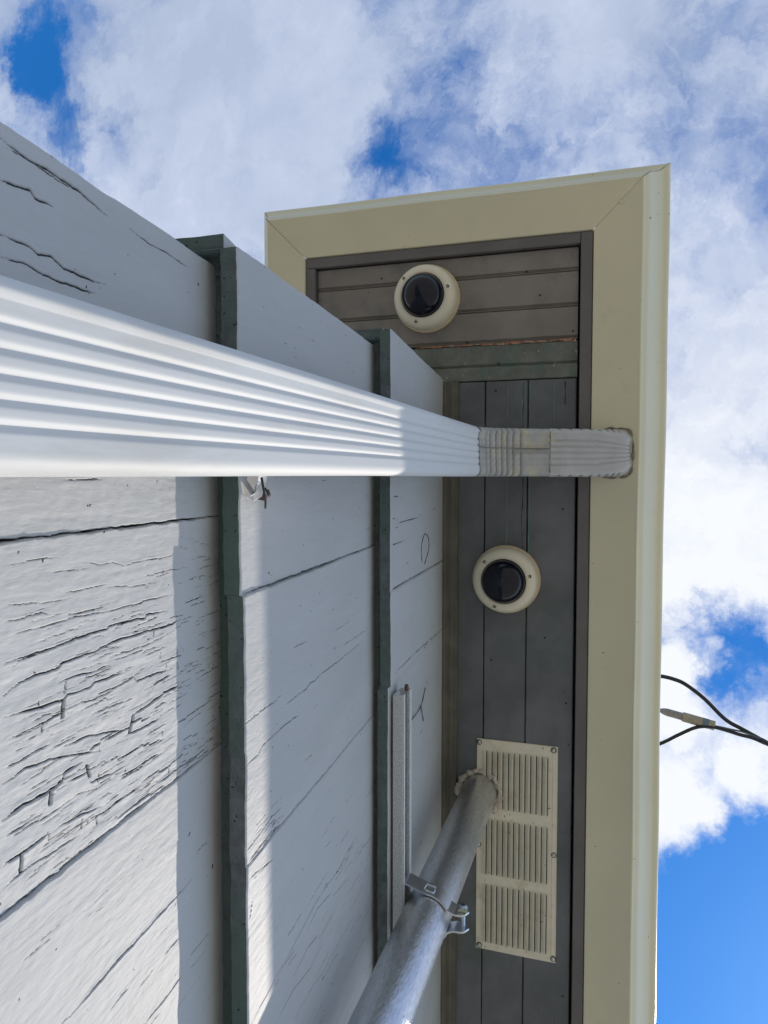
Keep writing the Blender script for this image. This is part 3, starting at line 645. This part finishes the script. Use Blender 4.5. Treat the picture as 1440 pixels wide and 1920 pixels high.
# ------------------------------------------------------------------ downspout
dsp = thing('downspout', 'white ribbed downspout on the grey shingle wall with crimped elbow to the gutter', 'downspout', (-0.041, 0.264, -ZC))
DX0, DX1, DD = -0.0815, 0.0, 0.058
def section(scale=1.0, rib=0.0020, rr=0.0105, nrib=5):
    """closed outline [(x, depth behind the front face, weight)]"""
    cx = (DX0 + DX1) / 2; hw = (DX1 - DX0) / 2; P = []
    xs2 = np.linspace(-hw + rr, hw - rr, 91); pitch = 0.0102 if rr < 0.0120 else 0.0102 * (hw - rr) / 0.0305; half = pitch * nrib / 2
    for x in xs2:
        d_ = 0.0015 - 0.040 * x
        if abs(x) < half: d_ += rib * (0.5 - 0.5 * math.cos(2 * math.pi * (x + half) / pitch)) ** 2.6
        P.append((x, d_))
    def arc(cx_, cd, a0, a1, n=8): return [(cx_ + rr * math.cos(a0 + (a1 - a0) * i / n), cd + rr * math.sin(a0 + (a1 - a0) * i / n)) for i in range(1, n + 1)]
    P += arc(hw - rr, rr, -math.pi / 2, 0) ; P += arc(hw - rr, DD - rr, 0, math.pi / 2)
    P += [(x, DD) for x in np.linspace(hw - rr, -hw + rr, 8)[1:]]
    P += arc(-hw + rr, DD - rr, math.pi / 2, math.pi); P += arc(-hw + rr, rr, math.pi, 1.5 * math.pi)[:-1]
    return [(cx + x * scale, DD / 2 + (d_ - DD / 2) * scale) for x, d_ in P]
S0 = section()
zz = list(np.linspace(-ZC + 0.02, 0.15, 6)) + list(np.linspace(0.17, 1.232, 60)); V = []; F = []
for z in zz:
    for (x, d_) in S0: V.append((x + 0.0004 * math.sin(z * 7), 0.235 + d_ + 0.0006 * math.sin(z * 5 + x * 30), z))
k = len(S0)
for i in range(len(zz) - 1):
    for j in range(k): F.append((i * k + j, i * k + (j + 1) % k, (i + 1) * k + (j + 1) % k, (i + 1) * k + j))
build('pipe', V, F, 'downspout_white', dsp, None, True)
# elbows: the front face follows this line (y, z)
FR = bez([(0.2338, 1.195), (0.2338, 1.212), (0.2325, 1.226), (0.226, 1.241), (0.2115, 1.258), (0.1880, 1.277), (0.1580, 1.2965), (0.133, 1.3100), (0.1000, 1.3275), (0.0670, 1.3440), (0.0400, 1.3555), (0.0200, 1.3645), (0.0075, 1.3740), (0.0020, 1.3840), (0.0015, 1.3945)], 14)
FR = np.array(FR); seg = np.r_[0, np.cumsum(np.linalg.norm(np.diff(FR, axis=0), axis=1))]
def elbow_mesh(name, s0, s1, scale, crimps, sides, mats_):
    n = int((s1 - s0) / 0.0007); ss = np.linspace(s0, s1, n); y = np.interp(ss, seg, FR[:, 0]); z = np.interp(ss, seg, FR[:, 1])
    yw = np.convolve(np.pad(y, 9, mode='edge'), np.ones(19) / 19, 'valid'); zw = np.convolve(np.pad(z, 9, mode='edge'), np.ones(19) / 19, 'valid')
    ty = np.gradient(yw); tz = np.gradient(zw); ln = np.hypot(ty, tz) + 1e-12; ty /= ln; tz /= ln
    ny, nz_ = -tz, ty                                     # outward from the front face (down and out)
    S = section(scale, 0.0011); V = []; F = []; cx = (DX0 + DX1) / 2
    for i in range(n):
        if not crimps:
            S = section(scale, 0.0030 * (1 - 0.5 * i / n), 0.0105 + 0.016 * max(0.0, (i / n - 0.45) / 0.55) ** 1.2)
        pr = 0.0
        for c in crimps:
            q = ss[i] - c
            if abs(q) < 0.007: pr = max(pr, 0.0044 * math.exp(-(q / 0.0013) ** 2) + 0.0012 * max(0, 1 - abs(q - 0.002) / 0.003))
        sd = 0.0
        for c in sides:
            q = ss[i] - c
            if abs(q) < 0.006: sd = max(sd, math.exp(-((q) / 0.0022) ** 2))
        for (x, d_) in S:
            fr = max(0.0, 1 - max(0.0, d_) / 0.022); dd = d_ + pr * fr ** 0.5
            bk = min(1.0, max(0.0, (d_ - 0.002) / 0.007)); xx = cx + (x - cx) * (1 - 0.040 * pr / 0.003 * fr) * (1 - 0.13 * sd * bk)
            dmax = dd
            V.append((xx, y[i] - ny[i] * dmax, z[i] - nz_[i] * dmax))
    k = len(S)
    for i in range(n - 1):
        for j in range(k): F.append((i * k + j, i * k + (j + 1) % k, (i + 1) * k + (j + 1) % k, (i + 1) * k + j))
    return build(name, V, F, mats_, dsp, None, True)
def s_at(yv): return float(np.interp(-yv, -FR[:, 0], seg))
sj = s_at(0.1345)
elbow_mesh('elbow', 0.004, sj + 0.012, 1.012, [s_at(v) + o for v, o in ((0.2334, 0), (0.2295, 0), (0.2245, 0), (0.2165, 0), (0.2085, 0), (0.2005, 0), (0.1915, 0), (0.1800, 0))], [], 'elbow_lower')
up = elbow_mesh('elbow', sj, seg[-1], 1.028, [], [s_at(v) for v in (0.118, 0.100, 0.083, 0.067, 0.053, 0.040, 0.029, 0.019)], 'elbow_white')
up['label'] = 'upper elbow with crimped sides entering the gutter'
# lock seam with its slanted knurls on the lower elbow, and the grime round the joint
m = MB(); cx = -0.0445
ss = np.linspace(s_at(0.2345), sj - 0.001, 90)
def fpt(s, x, lift):
    y = np.interp(s, seg, FR[:, 0]); z = np.interp(s, seg, FR[:, 1]); a = np.array([np.interp(s + 0.004, seg, FR[:, 0]) - np.interp(s - 0.004, seg, FR[:, 0]), np.interp(s + 0.004, seg, FR[:, 1]) - np.interp(s - 0.004, seg, FR[:, 1])]); a /= np.linalg.norm(a) + 1e-9
    return (x, y - a[1] * lift, z + a[0] * lift)
m.tube([fpt(s, cx - 0.003, 0.0006) for s in ss], 0.0007, 6)
m.build('lock_seam', 'seam_dirt', dsp, True)
m = MB()
for s in np.arange(s_at(0.192), sj - 0.004, 0.0036): m.tube([fpt(s, cx - 0.0022, 0.0003), fpt(s + 0.0022, cx + 0.0042, 0.0003)], 0.0008, 6)
m.build('knurl', 'elbow_white', dsp, True)
m = MB(); pts = [fpt(sj - 0.0006, x, 0.0016 + 0.0004 * math.sin(x * 900)) for x in np.linspace(-0.076, -0.006, 60)]
m.tube(pts, [0.0004 + 0.0010 * max(0, vnoise(np.array([p[0]]), np.array([0.0]), 0.006, 1, 3, 2)[0] + 0.25) for p in pts], 6); m.build('joint_grime', 'seam_dirt', dsp, True)
# outlet collar sealant
m = MB(); cxx, cyy = -0.041, 0.031; ang = np.linspace(0, 2 * math.pi, 60)
pts = []
for a in ang:
    ca, sa = math.cos(a), math.sin(a); e = 4.0; rr = 1 / ((abs(ca) ** e + abs(sa) ** e) ** (1 / e)); pts.append((cxx + 0.0435 * rr * ca, cyy + 0.0315 * rr * sa, 1.3838))
m.tube(pts, [0.0016 + 0.0010 * math.sin(a * 7) + 0.0008 * math.sin(a * 13 + 1) for a in ang], 6); m.build('sealant', 'seam_dirt', dsp, True)
# torn strap end screwed to the shingle beside the pipe
m = MB(); sy = lambda x, z: 0.3108 + SLOPE * (z - 0.5534)
pts = [(-0.03, 0.592, -0.012), (-0.008, 0.592, -0.011), (0.004, 0.590, -0.008), (0.010, 0.586, -0.006), (0.0155, 0.580, -0.009), (0.0205, 0.575, -0.004)]
vs = []
for i, (x, z, oy) in enumerate(pts):
    hw = (0.009, 0.009, 0.008, 0.006, 0.0045, 0.003)[i]; z -= 0.010
    for q in (-1, -0.3, 0.4, 1): vs.append((x + 0.002 * q, sy(x, z) + oy - 0.0025 * math.cos(q * 3 + i), z + hw * q))
m.add(vs, [(i * 4 + j, i * 4 + j + 1, i * 4 + j + 5, i * 4 + j + 4) for i in range(5) for j in range(3)])
m.build('strap', 'downspout_white', dsp, True)
m = MB(); m.tube([(0.0165, sy(0, 0.583), 0.583), (0.0185, sy(0, 0.583) - 0.012, 0.581)], 0.0032, 8); m.build('screw', 'rust', dsp, True)
m = MB(); m.tube(bez([(0.001, 0.297, 0.566), (0.010, 0.2955, 0.5665), (0.0195, 0.2965, 0.572), (0.0275, 0.299, 0.577)], 5), 0.0011, 6)
m.tube(bez([(0.010, 0.302, 0.582), (0.0155, 0.300, 0.584), (0.0175, 0.301, 0.589), (0.012, 0.304, 0.591)], 5), 0.0010, 6); m.build('tie_wire', 'cable_black', dsp, True)

# ------------------------------------------------------------------ security cameras
def sec_camera(x, y, label, angs, look):
    t = thing('security_camera', label, 'camera', (x, y, 1.40), 'dome cameras under the soffit')
    m = MB(); m.lathe((x, y, 1.40), [(0.0, 0.0), (0.0625, 0.0), (0.0638, -0.002), (0.0638, -0.009), (0.0628, -0.0105), (0.0600, -0.0108)], 72); m.build('mounting_ring', 'camera_base', t, True, 40)
    m = MB(); m.lathe((x, y, 1.40), [(0.0590, -0.0100), (0.0606, -0.0118), (0.0610, -0.016), (0.0606, -0.022), (0.0590, -0.0285), (0.0566, -0.0335), (0.0530, -0.0372), (0.0490, -0.0392), (0.0450, -0.0402), (0.0425, -0.0405), (0.0415, -0.0400), (0.0412, -0.037)], 96); m.build('housing', 'camera_cream', t, True, 45)
    m = MB(); m.lathe((x, y, 1.40), [(0.0416, -0.0385), (0.0414, -0.0403), (0.0409, -0.0405), (0.0404, -0.0398)], 72); m.build('gasket', 'gasket', t, True)
    m = MB(); R_ = 0.0406; prof = [(R_ * math.cos(a), -0.0370 - R_ * 0.86 * math.sin(a)) for a in np.linspace(0, math.pi / 2, 28)]
    m.lathe((x, y, 1.40), prof, 96); m.build('dome', 'dome_black', t, True)
    for a in angs:
        px, py = x + 0.0492 * math.cos(a), y + 0.0492 * math.sin(a)
        m = MB(); m.lathe((px, py, 1.3606), [(0.0031, 0.0006), (0.0030, -0.0004), (0.0022, -0.0007), (0.0019, 0.0003), (0.0, 0.0003)], 16); m.build('screw', 'screw_dark', t, True)
    return t
sec_camera(0.1927, 0.2217, 'cream dome camera on the grey boards between the downspout and the louvred vent', [math.atan2(0.0356, -0.0352) , math.atan2(-0.0466, -0.0109), math.atan2(0.0162, 0.0481)], 0)
sec_camera(-0.3375, 0.3765, 'cream dome camera at the corner of the soffit near the mitred gutter', [math.atan2(0.0381, -0.035), math.atan2(-0.0473, -0.0124), math.atan2(0.0129, 0.0489)], 0)

# ------------------------------------------------------------------ soffit vent
vent = thing('soffit_vent', 'cream louvred metal vent screwed to the grey soffit boards beside the steel pipe', 'vent', (0.711, 0.2003, 1.40))
VX0, VX1, VY0, VY1, VZ = 0.5030, 0.9180, 0.1235, 0.2762, 1.3975
m = MB()
# plate as a grid with the louvre humps pressed in
banks = [(0.5225, 0.6380), (0.6560, 0.7690), (0.7850, 0.9040)]; NL = 12; ly0, ly1 = 0.1420, 0.2672; pit = (ly1 - ly0) / NL
ysv = [VY0, VY0 + 0.001, VY0 + 0.006, VY0 + 0.0125]
hump = [(0.0, 0.0), (0.0006, 1.0), (0.0016, 0.98), (0.003, 0.85), (0.005, 0.55), (0.0072, 0.22), (0.0090, 0.0)]
rows = [(VY0, 0.0), (VY0 + 0.0012, 0.0), (VY0 + 0.0075, 0.0), (VY0 + 0.0085, -0.0009), (VY0 + 0.0095, 0.0), (ly0 - 0.0006, 0.0)]
prof_h = {}
yl = [a for a, _ in rows]; hh = [b for _, b in rows]; iss = [0] * len(rows)
for q in range(NL):
    for (o, hgt) in hump:
        yl.append(ly0 + q * pit + o * pit / 0.0104); hh.append(hgt); iss.append(1)
yl += [VY1 - 0.003, VY1 - 0.0012, VY1]; hh += [0, 0, 0]; iss += [0, 0, 0]
xl = [VX0, VX0 + 0.001, VX0 + 0.009, VX0 + 0.0100, VX0 + 0.0110]
for (a, b) in banks: xl += [a - 0.003, a, a + 0.0012, a + 0.0035, a + 0.008] + list(np.linspace(a + 0.02, b - 0.02, 6)) + [b - 0.008, b - 0.0035, b - 0.0012, b, b + 0.003]
xl += [VX1 - 0.0110, VX1 - 0.0100, VX1 - 0.009, VX1 - 0.001, VX1]; xl = sorted(xl)
def env(x):
    for (a, b) in banks:
        if a <= x <= b: return min(1.0, min(x - a, b - x) / 0.006) ** 0.5
    return 0.0
vs = []
for x in xl:
    e_ = env(x); rid = -0.0009 if (abs(x - VX0 - 0.0100) < 1e-4 or abs(x - VX1 + 0.0100) < 1e-4) else 0
    for y_, h_, i_ in zip(yl, hh, iss):
        edge = 0.0014 if (x in (VX0, VX1) or y_ in (VY0, VY1)) else 0.0
        sag = -0.0012 * math.sin(x * 23 + y_ * 31)
        vs.append((x, y_, VZ + edge + sag * 0.4 + (rid if not i_ else 0) - (0.0046 * h_ * e_ * (1 + 0.5 * float(vnoise(np.array([x]), np.array([y_]), 0.05, 0.011, 71)[0])) if i_ else -h_)))
ny_ = len(yl); fs = [(i * ny_ + j, (i) * ny_ + j + 1, (i + 1) * ny_ + j + 1, (i + 1) * ny_ + j) for i in range(len(xl) - 1) for j in range(ny_ - 1)]
m.add(vs, fs); m.build('plate', 'vent_cream', vent, True, 35)
m = MB()
for (a, b) in banks:
    for q in range(NL):
        yy = ly0 + q * pit
        n = 16; vs = []
        for i in range(n + 1):
            x = a + 0.0022 + (b - a - 0.0044) * i / n; e_ = env(x); zt = VZ - 0.0003 - 0.0012 * math.sin(x * 23 + yy * 31) * 0.4
            vs += [(x, yy - 0.00115, zt - 0.0002), (x, yy - 0.00035, zt - 0.0043 * e_ + 0.0003)]
        m.add(vs, [(2 * i, 2 * i + 1, 2 * i + 3, 2 * i + 2) for i in range(n)])
m.build('louvre_slot_shade', 'dark_cavity', vent)  # black strips paint the shade of the louvre openings; the plate has no holes
for (x, y) in ((0.5100, 0.2715), (0.5098, 0.1312), (0.7091, 0.1290), (0.9105, 0.2690), (0.9093, 0.1280), (0.7105, 0.2718)):
    m = MB(); m.lathe((x, y, VZ), [(0.0042, 0.0), (0.0041, -0.0012), (0.0032, -0.0026), (0.0014, -0.0031), (0.0, -0.0031)], 16, 0); m.build('screw', 'screw_steel', vent, True)
    m = MB(); m.lathe((x, y, VZ), [(0.0056, -0.0002), (0.0052, -0.0009), (0.0042, -0.0009)], 16, 0); m.build('washer', 'screw_dark', vent, True)

# ------------------------------------------------------------------ conduit mast, strut and clamp
PA = np.array((0.6281, 0.2652, 0.7906)); PB = np.array((0.6048, 0.2686, 1.373)); PR = 0.0330
pax = lambda z: PA + (PB - PA) * ((z - PA[2]) / (PB[2] - PA[2]))
con = thing('conduit', 'thick galvanised steel conduit pipe rising through the vented soffit', 'pipe', tuple(pax(-ZC)))
m = MB(); m.tube([pax(z) for z in np.linspace(-ZC, 2.05, 40)], PR, 64); m.build('pipe', 'galvanised', con, True, 40)
c = pax(2.05); m = MB(); m.lathe((c[0], c[1], 2.05), [(0.040, -0.05), (0.042, -0.01), (0.06, 0.03), (0.062, 0.06), (0.045, 0.095), (0.0, 0.11)], 32); m.build('weatherhead', 'galvanised', con, True, 40)
# putty squeezed round the pipe where it meets the soffit
m = MB(); c = pax(1.394); NA, NT = 150, 16; vs = []
for i in range(NA):
    a = 2 * math.pi * i / NA; A_ = np.array([a]); g1 = vnoise(A_ * 0.3, A_ * 0, 0.09, 1, 61, 3)[0]; g2 = vnoise(A_ * 0.3, A_ * 0, 0.08, 1, 62, 3)[0]
    g0 = vnoise(np.array([math.cos(a)]), np.array([math.sin(a)]), 0.9, 0.9, 66, 2)[0]; th = 0.0065 + 0.016 * g0 + 0.012 * g1 + 0.009 * g2; th = min(0.014, max(0.0022, th)); dz = 0.008 * g2 - 0.004 * g1
    for j in range(NT):
        b = 2 * math.pi * j / NT; lump = 1 + 0.9 * vnoise(np.array([a * 0.3]), np.array([b * 0.05]), 0.055, 0.06, 63, 3)[0]
        rr = PR + 0.0015 + th * (0.6 + 0.75 * math.cos(b) * lump); vs.append((c[0] + rr * math.cos(a), c[1] + rr * math.sin(a), c[2] + 0.002 - dz * 0.6 + th * 0.9 * math.sin(b) * lump))
m.add(vs, [(i * NT + j, i * NT + (j + 1) % NT, ((i + 1) % NA) * NT + (j + 1) % NT, ((i + 1) % NA) * NT + j) for i in range(NA) for j in range(NT)]); m.build('putty', 'putty', con, True)

strut = thing('strut_channel', 'perforated galvanised strut channel fixed across the grey shingles behind the pipe', 'channel', (0.32, 0.3120, 0.981))
SX0, SX1, SZ0, SZ1, SYF, SYB, ST = 0.3050, 0.80, 0.9810, 1.0190, 0.2972, 0.3128, 0.0019
m = MB()
outl = [(SYF + 0.004, SZ0 + 0.0085), (SYF, SZ0 + 0.0085), (SYF, SZ0 + 0.0018), (SYF + 0.0018, SZ0), (SYB, SZ0), (SYB, SZ1), (SYF + 0.0018, SZ1), (SYF, SZ1 - 0.0018), (SYF, SZ1 - 0.0085), (SYF + 0.004, SZ1 - 0.0085)]
inn = [(SYF + 0.004, SZ0 + 0.0085 - ST), (SYF + ST, SZ0 + 0.0085 - ST), (SYF + ST, SZ0 + ST), (SYF + ST, SZ0 + ST), (SYB - ST, SZ0 + ST), (SYB - ST, SZ1 - ST), (SYF + ST, SZ1 - ST), (SYF + ST, SZ1 - ST), (SYF + ST, SZ1 - 0.0085 + ST), (SYF + 0.004, SZ1 - 0.0085 + ST)]
n = len(outl)
for P_, fl in ((outl, False), (inn, True)):
    vs = [(x, y, z) for x in (SX0, SX1) for (y, z) in P_]; m.add(vs, [((j, j + 1, n + j + 1, n + j) if not fl else (j + 1, j, n + j, n + j + 1)) for j in range(n - 1)])
for x in (SX0, SX1):
    m.add([(x, y, z) for (y, z) in outl + inn], [(j, j + 1, n + j + 1, n + j) for j in range(n - 1)])
for (p, q) in ((0, 0), (n - 1, n - 1)):
    m.add([(x, y, z) for x in (SX0, SX1) for (y, z) in (outl[p], inn[q])], [(0, 1, 3, 2)])
m.build('channel', 'strut_zinc', strut, False)
m = MB(); m.box((SX0 - 0.0005, SYF - 0.0006, SZ0 + 0.0004), (SX1, SYF + 0.0001, SZ0 + 0.0045), 0); m.build('lip', 'lip_sky_shine', strut)
m = MB(); m.box((SX0 + 0.001, SYF - 0.0006, SZ1 - 0.0050), (SX1, SYF + 0.0001, SZ1 - 0.0006), 0); m.build('lip', 'lip_sky_shine', strut)
m = MB(); m.lathe((SX0 - 0.010, SYF + 0.004, SZ1 - 0.010), [(0.0, 0.001), (0.0026, 0.002), (0.0032, 0.006), (0.0026, 0.011)], 12, 0, 'x'); m.build('screw', 'rust', strut, True)

cl = thing('pipe_clamp', 'two part zinc strap clamp with a bolt, holding the steel conduit against the strut', 'clamp', tuple(pax(1.0)))
zc0, zc1 = 0.9850, 1.0130; cx, cy = pax(0.999)[0], pax(0.999)[1]; T = 0.0026
def strap(sg, zlo, zhi):
    """half strap on the -X (sg=-1) or +X side: from the strut round the pipe to an ear"""
    R1 = PR + 0.0006; path = [(cx + sg * (R1 + 0.010), SYF + 0.003), (cx + sg * (R1 + 0.0095), SYF - 0.003), (cx + sg * (R1 + 0.004), cy + 0.012)]
    for a in np.linspace(math.radians(4), math.radians(64), 14): path.append((cx + sg * R1 * math.cos(a), cy - R1 * math.sin(a)))
    ex = 0.0105
    path += [(cx + sg * (ex + 0.0012), cy - R1 - 0.0035), (cx + sg * ex, cy - R1 - 0.008), (cx + sg * ex, cy - R1 - 0.026)]
    path = [path[0]] + [tuple(p) for p in bez(path, 4)][1:]
    P = np.array(path); tg = np.gradient(P, axis=0); tg /= np.linalg.norm(tg, axis=1)[:, None]; nr = np.stack([tg[:, 1], -tg[:, 0]], 1) * (-sg)
    nr *= np.sign(((P - np.array((cx, cy))) * nr).sum(1).mean()) or 1
    s = np.r_[0, np.cumsum(np.linalg.norm(np.diff(P, axis=0), axis=1))]; tot = s[-1]; zm = (zlo + zhi) / 2; hw = (zhi - zlo) / 2
    m = MB(); vs = []; nc = 9
    for i in range(len(P)):
        rem = tot - s[i]; w = hw if rem > 0.030 else max(0.0125, hw * (0.55 + 0.45 * (rem - 0.018) / 0.012)) if rem > 0.0125 else math.sqrt(max(0, 0.0125 ** 2 - (0.0125 - rem) ** 2))
        for q in np.linspace(-1, 1, nc):
            vs.append((P[i, 0], P[i, 1], zm + q * w))
        for q in np.linspace(-1, 1, nc):
            vs.append((P[i, 0] + nr[i, 0] * T, P[i, 1] + nr[i, 1] * T, zm + q * w))
    st = 2 * nc; fs = []
    for i in range(len(P) - 1):
        for j in range(nc - 1):
            fs.append((i * st + j, i * st + j + 1, (i + 1) * st + j + 1, (i + 1) * st + j)); fs.append((i * st + nc + j + 1, i * st + nc + j, (i + 1) * st + nc + j, (i + 1) * st + nc + j + 1))
        fs.append((i * st, (i + 1) * st, (i + 1) * st + nc, i * st + nc)); fs.append((i * st + nc - 1, i * st + 2 * nc - 1, (i + 1) * st + 2 * nc - 1, (i + 1) * st + nc - 1))
    fs.append(tuple(range(nc)) + tuple(range(2 * nc - 1, nc - 1, -1)))
    m.add(vs, fs); o = m.build('strap', 'strap_zinc', cl, True, 40)
    # raised embossed tab on the strap
    a0, a1 = 9, 14
    return P, nr, s
for sg in (-1, 1):
    P_, N_, s_ = strap(sg, zc0, zc1)
    if sg < 0:
        i0 = int(np.searchsorted(s_, 0.030)); i1 = int(np.searchsorted(s_, 0.045)); m = MB()
        q = lambda i, z: (P_[i, 0] + N_[i, 0] * (T + 0.0006), P_[i, 1] + N_[i, 1] * (T + 0.0006), z)
        loop = [q(i, 0.9915) for i in range(i0, i1 + 1)] + [q(i, 1.0065) for i in range(i1, i0 - 1, -1)]; loop.append(loop[0])
        m.tube(loop, 0.0010, 8); m.build('embossed_tab', 'strap_zinc', cl, True)
by = cy - PR - 0.0180; bz = (zc0 + zc1) / 2
m = MB(); m.tube([(cx - 0.020, by, bz), (cx + 0.016, by, bz)], 0.0033, 16); m.lathe((cx - 0.0135, by, bz), [(0.0, -0.0085), (0.0040, -0.0085), (0.0055, -0.0070), (0.0056, -0.0035), (0.0, -0.0035)], 16, 0, 'x'); m.build('bolt', 'bolt_zinc', cl, True, 40)
m = MB(); m.box((cx - 0.0178, by - 0.0062, bz - 0.0062), (cx - 0.0132, by + 0.0062, bz + 0.0062), 0, 0.0008); m.build('nut', 'nut_zinc', cl)

# ------------------------------------------------------------------ service drop cables
far = np.array((6.0, -8.6, 4.6))
top = pax(2.08)
def cable(name, label, pts, rad, mats_='cable_black'):
    m = MB(); m.tube(bez(pts, 8), rad, 10); o = m.build(name, mats_, None, True, None, (pts[0][0], pts[0][1], pts[0][2] + ZC)); o['label'] = label; o['category'] = 'cable'; o['group'] = 'service drop cables'; return o
cable('cable', 'black cable looping in an arc above the wedge clamp, beyond the gutter', [(top[0], top[1] - 0.03, 2.11), (0.562, 0.08, 2.20), (0.556, -0.03, 2.20), (0.5579, -0.0853, 2.20), (0.5635, -0.118, 2.20), (0.575, -0.1478, 2.20), (0.6107, -0.1962, 2.203), (0.6645, -0.2509, 2.208), (0.690, -0.297, 2.212), (0.722, -0.357, 2.22), (0.80, -0.50, 2.24), (1.6, -1.9, 2.55), far], 0.0054)
cable('cable', 'black cable bending below the wedge clamp, beyond the gutter', [(top[0] + 0.02, top[1] - 0.03, 2.10), (0.76, 0.06, 2.17), (0.765, -0.03, 2.185), (0.7456, -0.0856, 2.19), (0.716, -0.132, 2.19), (0.691, -0.1745, 2.19), (0.684, -0.205, 2.19), (0.6865, -0.235, 2.192), (0.699, -0.285, 2.195), (0.716, -0.345, 2.20), (0.80, -0.50, 2.225), (1.6, -1.9, 2.53), far + (0.02, 0, -0.03)], 0.0050)
wc = thing('wedge_clamp', 'beige and grey wedge clamp holding the bare wire of the service drop beyond the gutter', 'clamp', (0.668, -0.155, 2.2))
a = np.array((0.6545, -0.084, 2.2)); b = np.array((0.6668, -0.1440, 2.2)); c2 = np.array((0.6835, -0.2240, 2.2))
m = MB(); m.tube([a - (b - a) * 0.9, a - (b - a) * 0.05, a + (b - a) * 0.12, a + (b - a) * 0.3, b], [0.0025, 0.004, 0.0085, 0.0105, 0.0105], 20); m.build('wedge', 'clamp_grey', wc, True, 40)
m = MB(); m.tube([b - (c2 - b) * 0.03, b, b + (c2 - b) * 0.6, b + (c2 - b) * 0.61], [0.012, 0.0132, 0.0132, 0.0128], 20); m.build('sleeve', 'clamp_beige', wc, True, 40)
m = MB(); m.tube([b + (c2 - b) * 0.60, b + (c2 - b) * 0.80], 0.01335, 20); m.build('band', 'clamp_band', wc, True, 40)
m = MB(); m.tube([b + (c2 - b) * 0.795, c2, c2 + (c2 - b) * 0.005], [0.0130, 0.0130, 0.004], 20); m.build('sleeve', 'clamp_beige', wc, True, 40)
m = MB(); m.tube(bez([a - (b - a) * 0.85, (0.64, 0.0, 2.16), (0.628, 0.12, 2.08), tuple(pax(2.0) + np.array((0, -PR, 0)))], 6), 0.0022, 8); m.build('bail', 'wire_grey', wc, True)
cable('bare_wire', 'thin grey wire leaving the wedge clamp towards the black cables', [tuple(c2), (0.690, -0.262, 2.205), (0.6995, -0.310, 2.21), (0.73, -0.38, 2.22), (0.80, -0.50, 2.232), (1.6, -1.9, 2.54), tuple(far + np.array((-0.02, 0, 0.0)))], 0.0026, 'wire_grey')
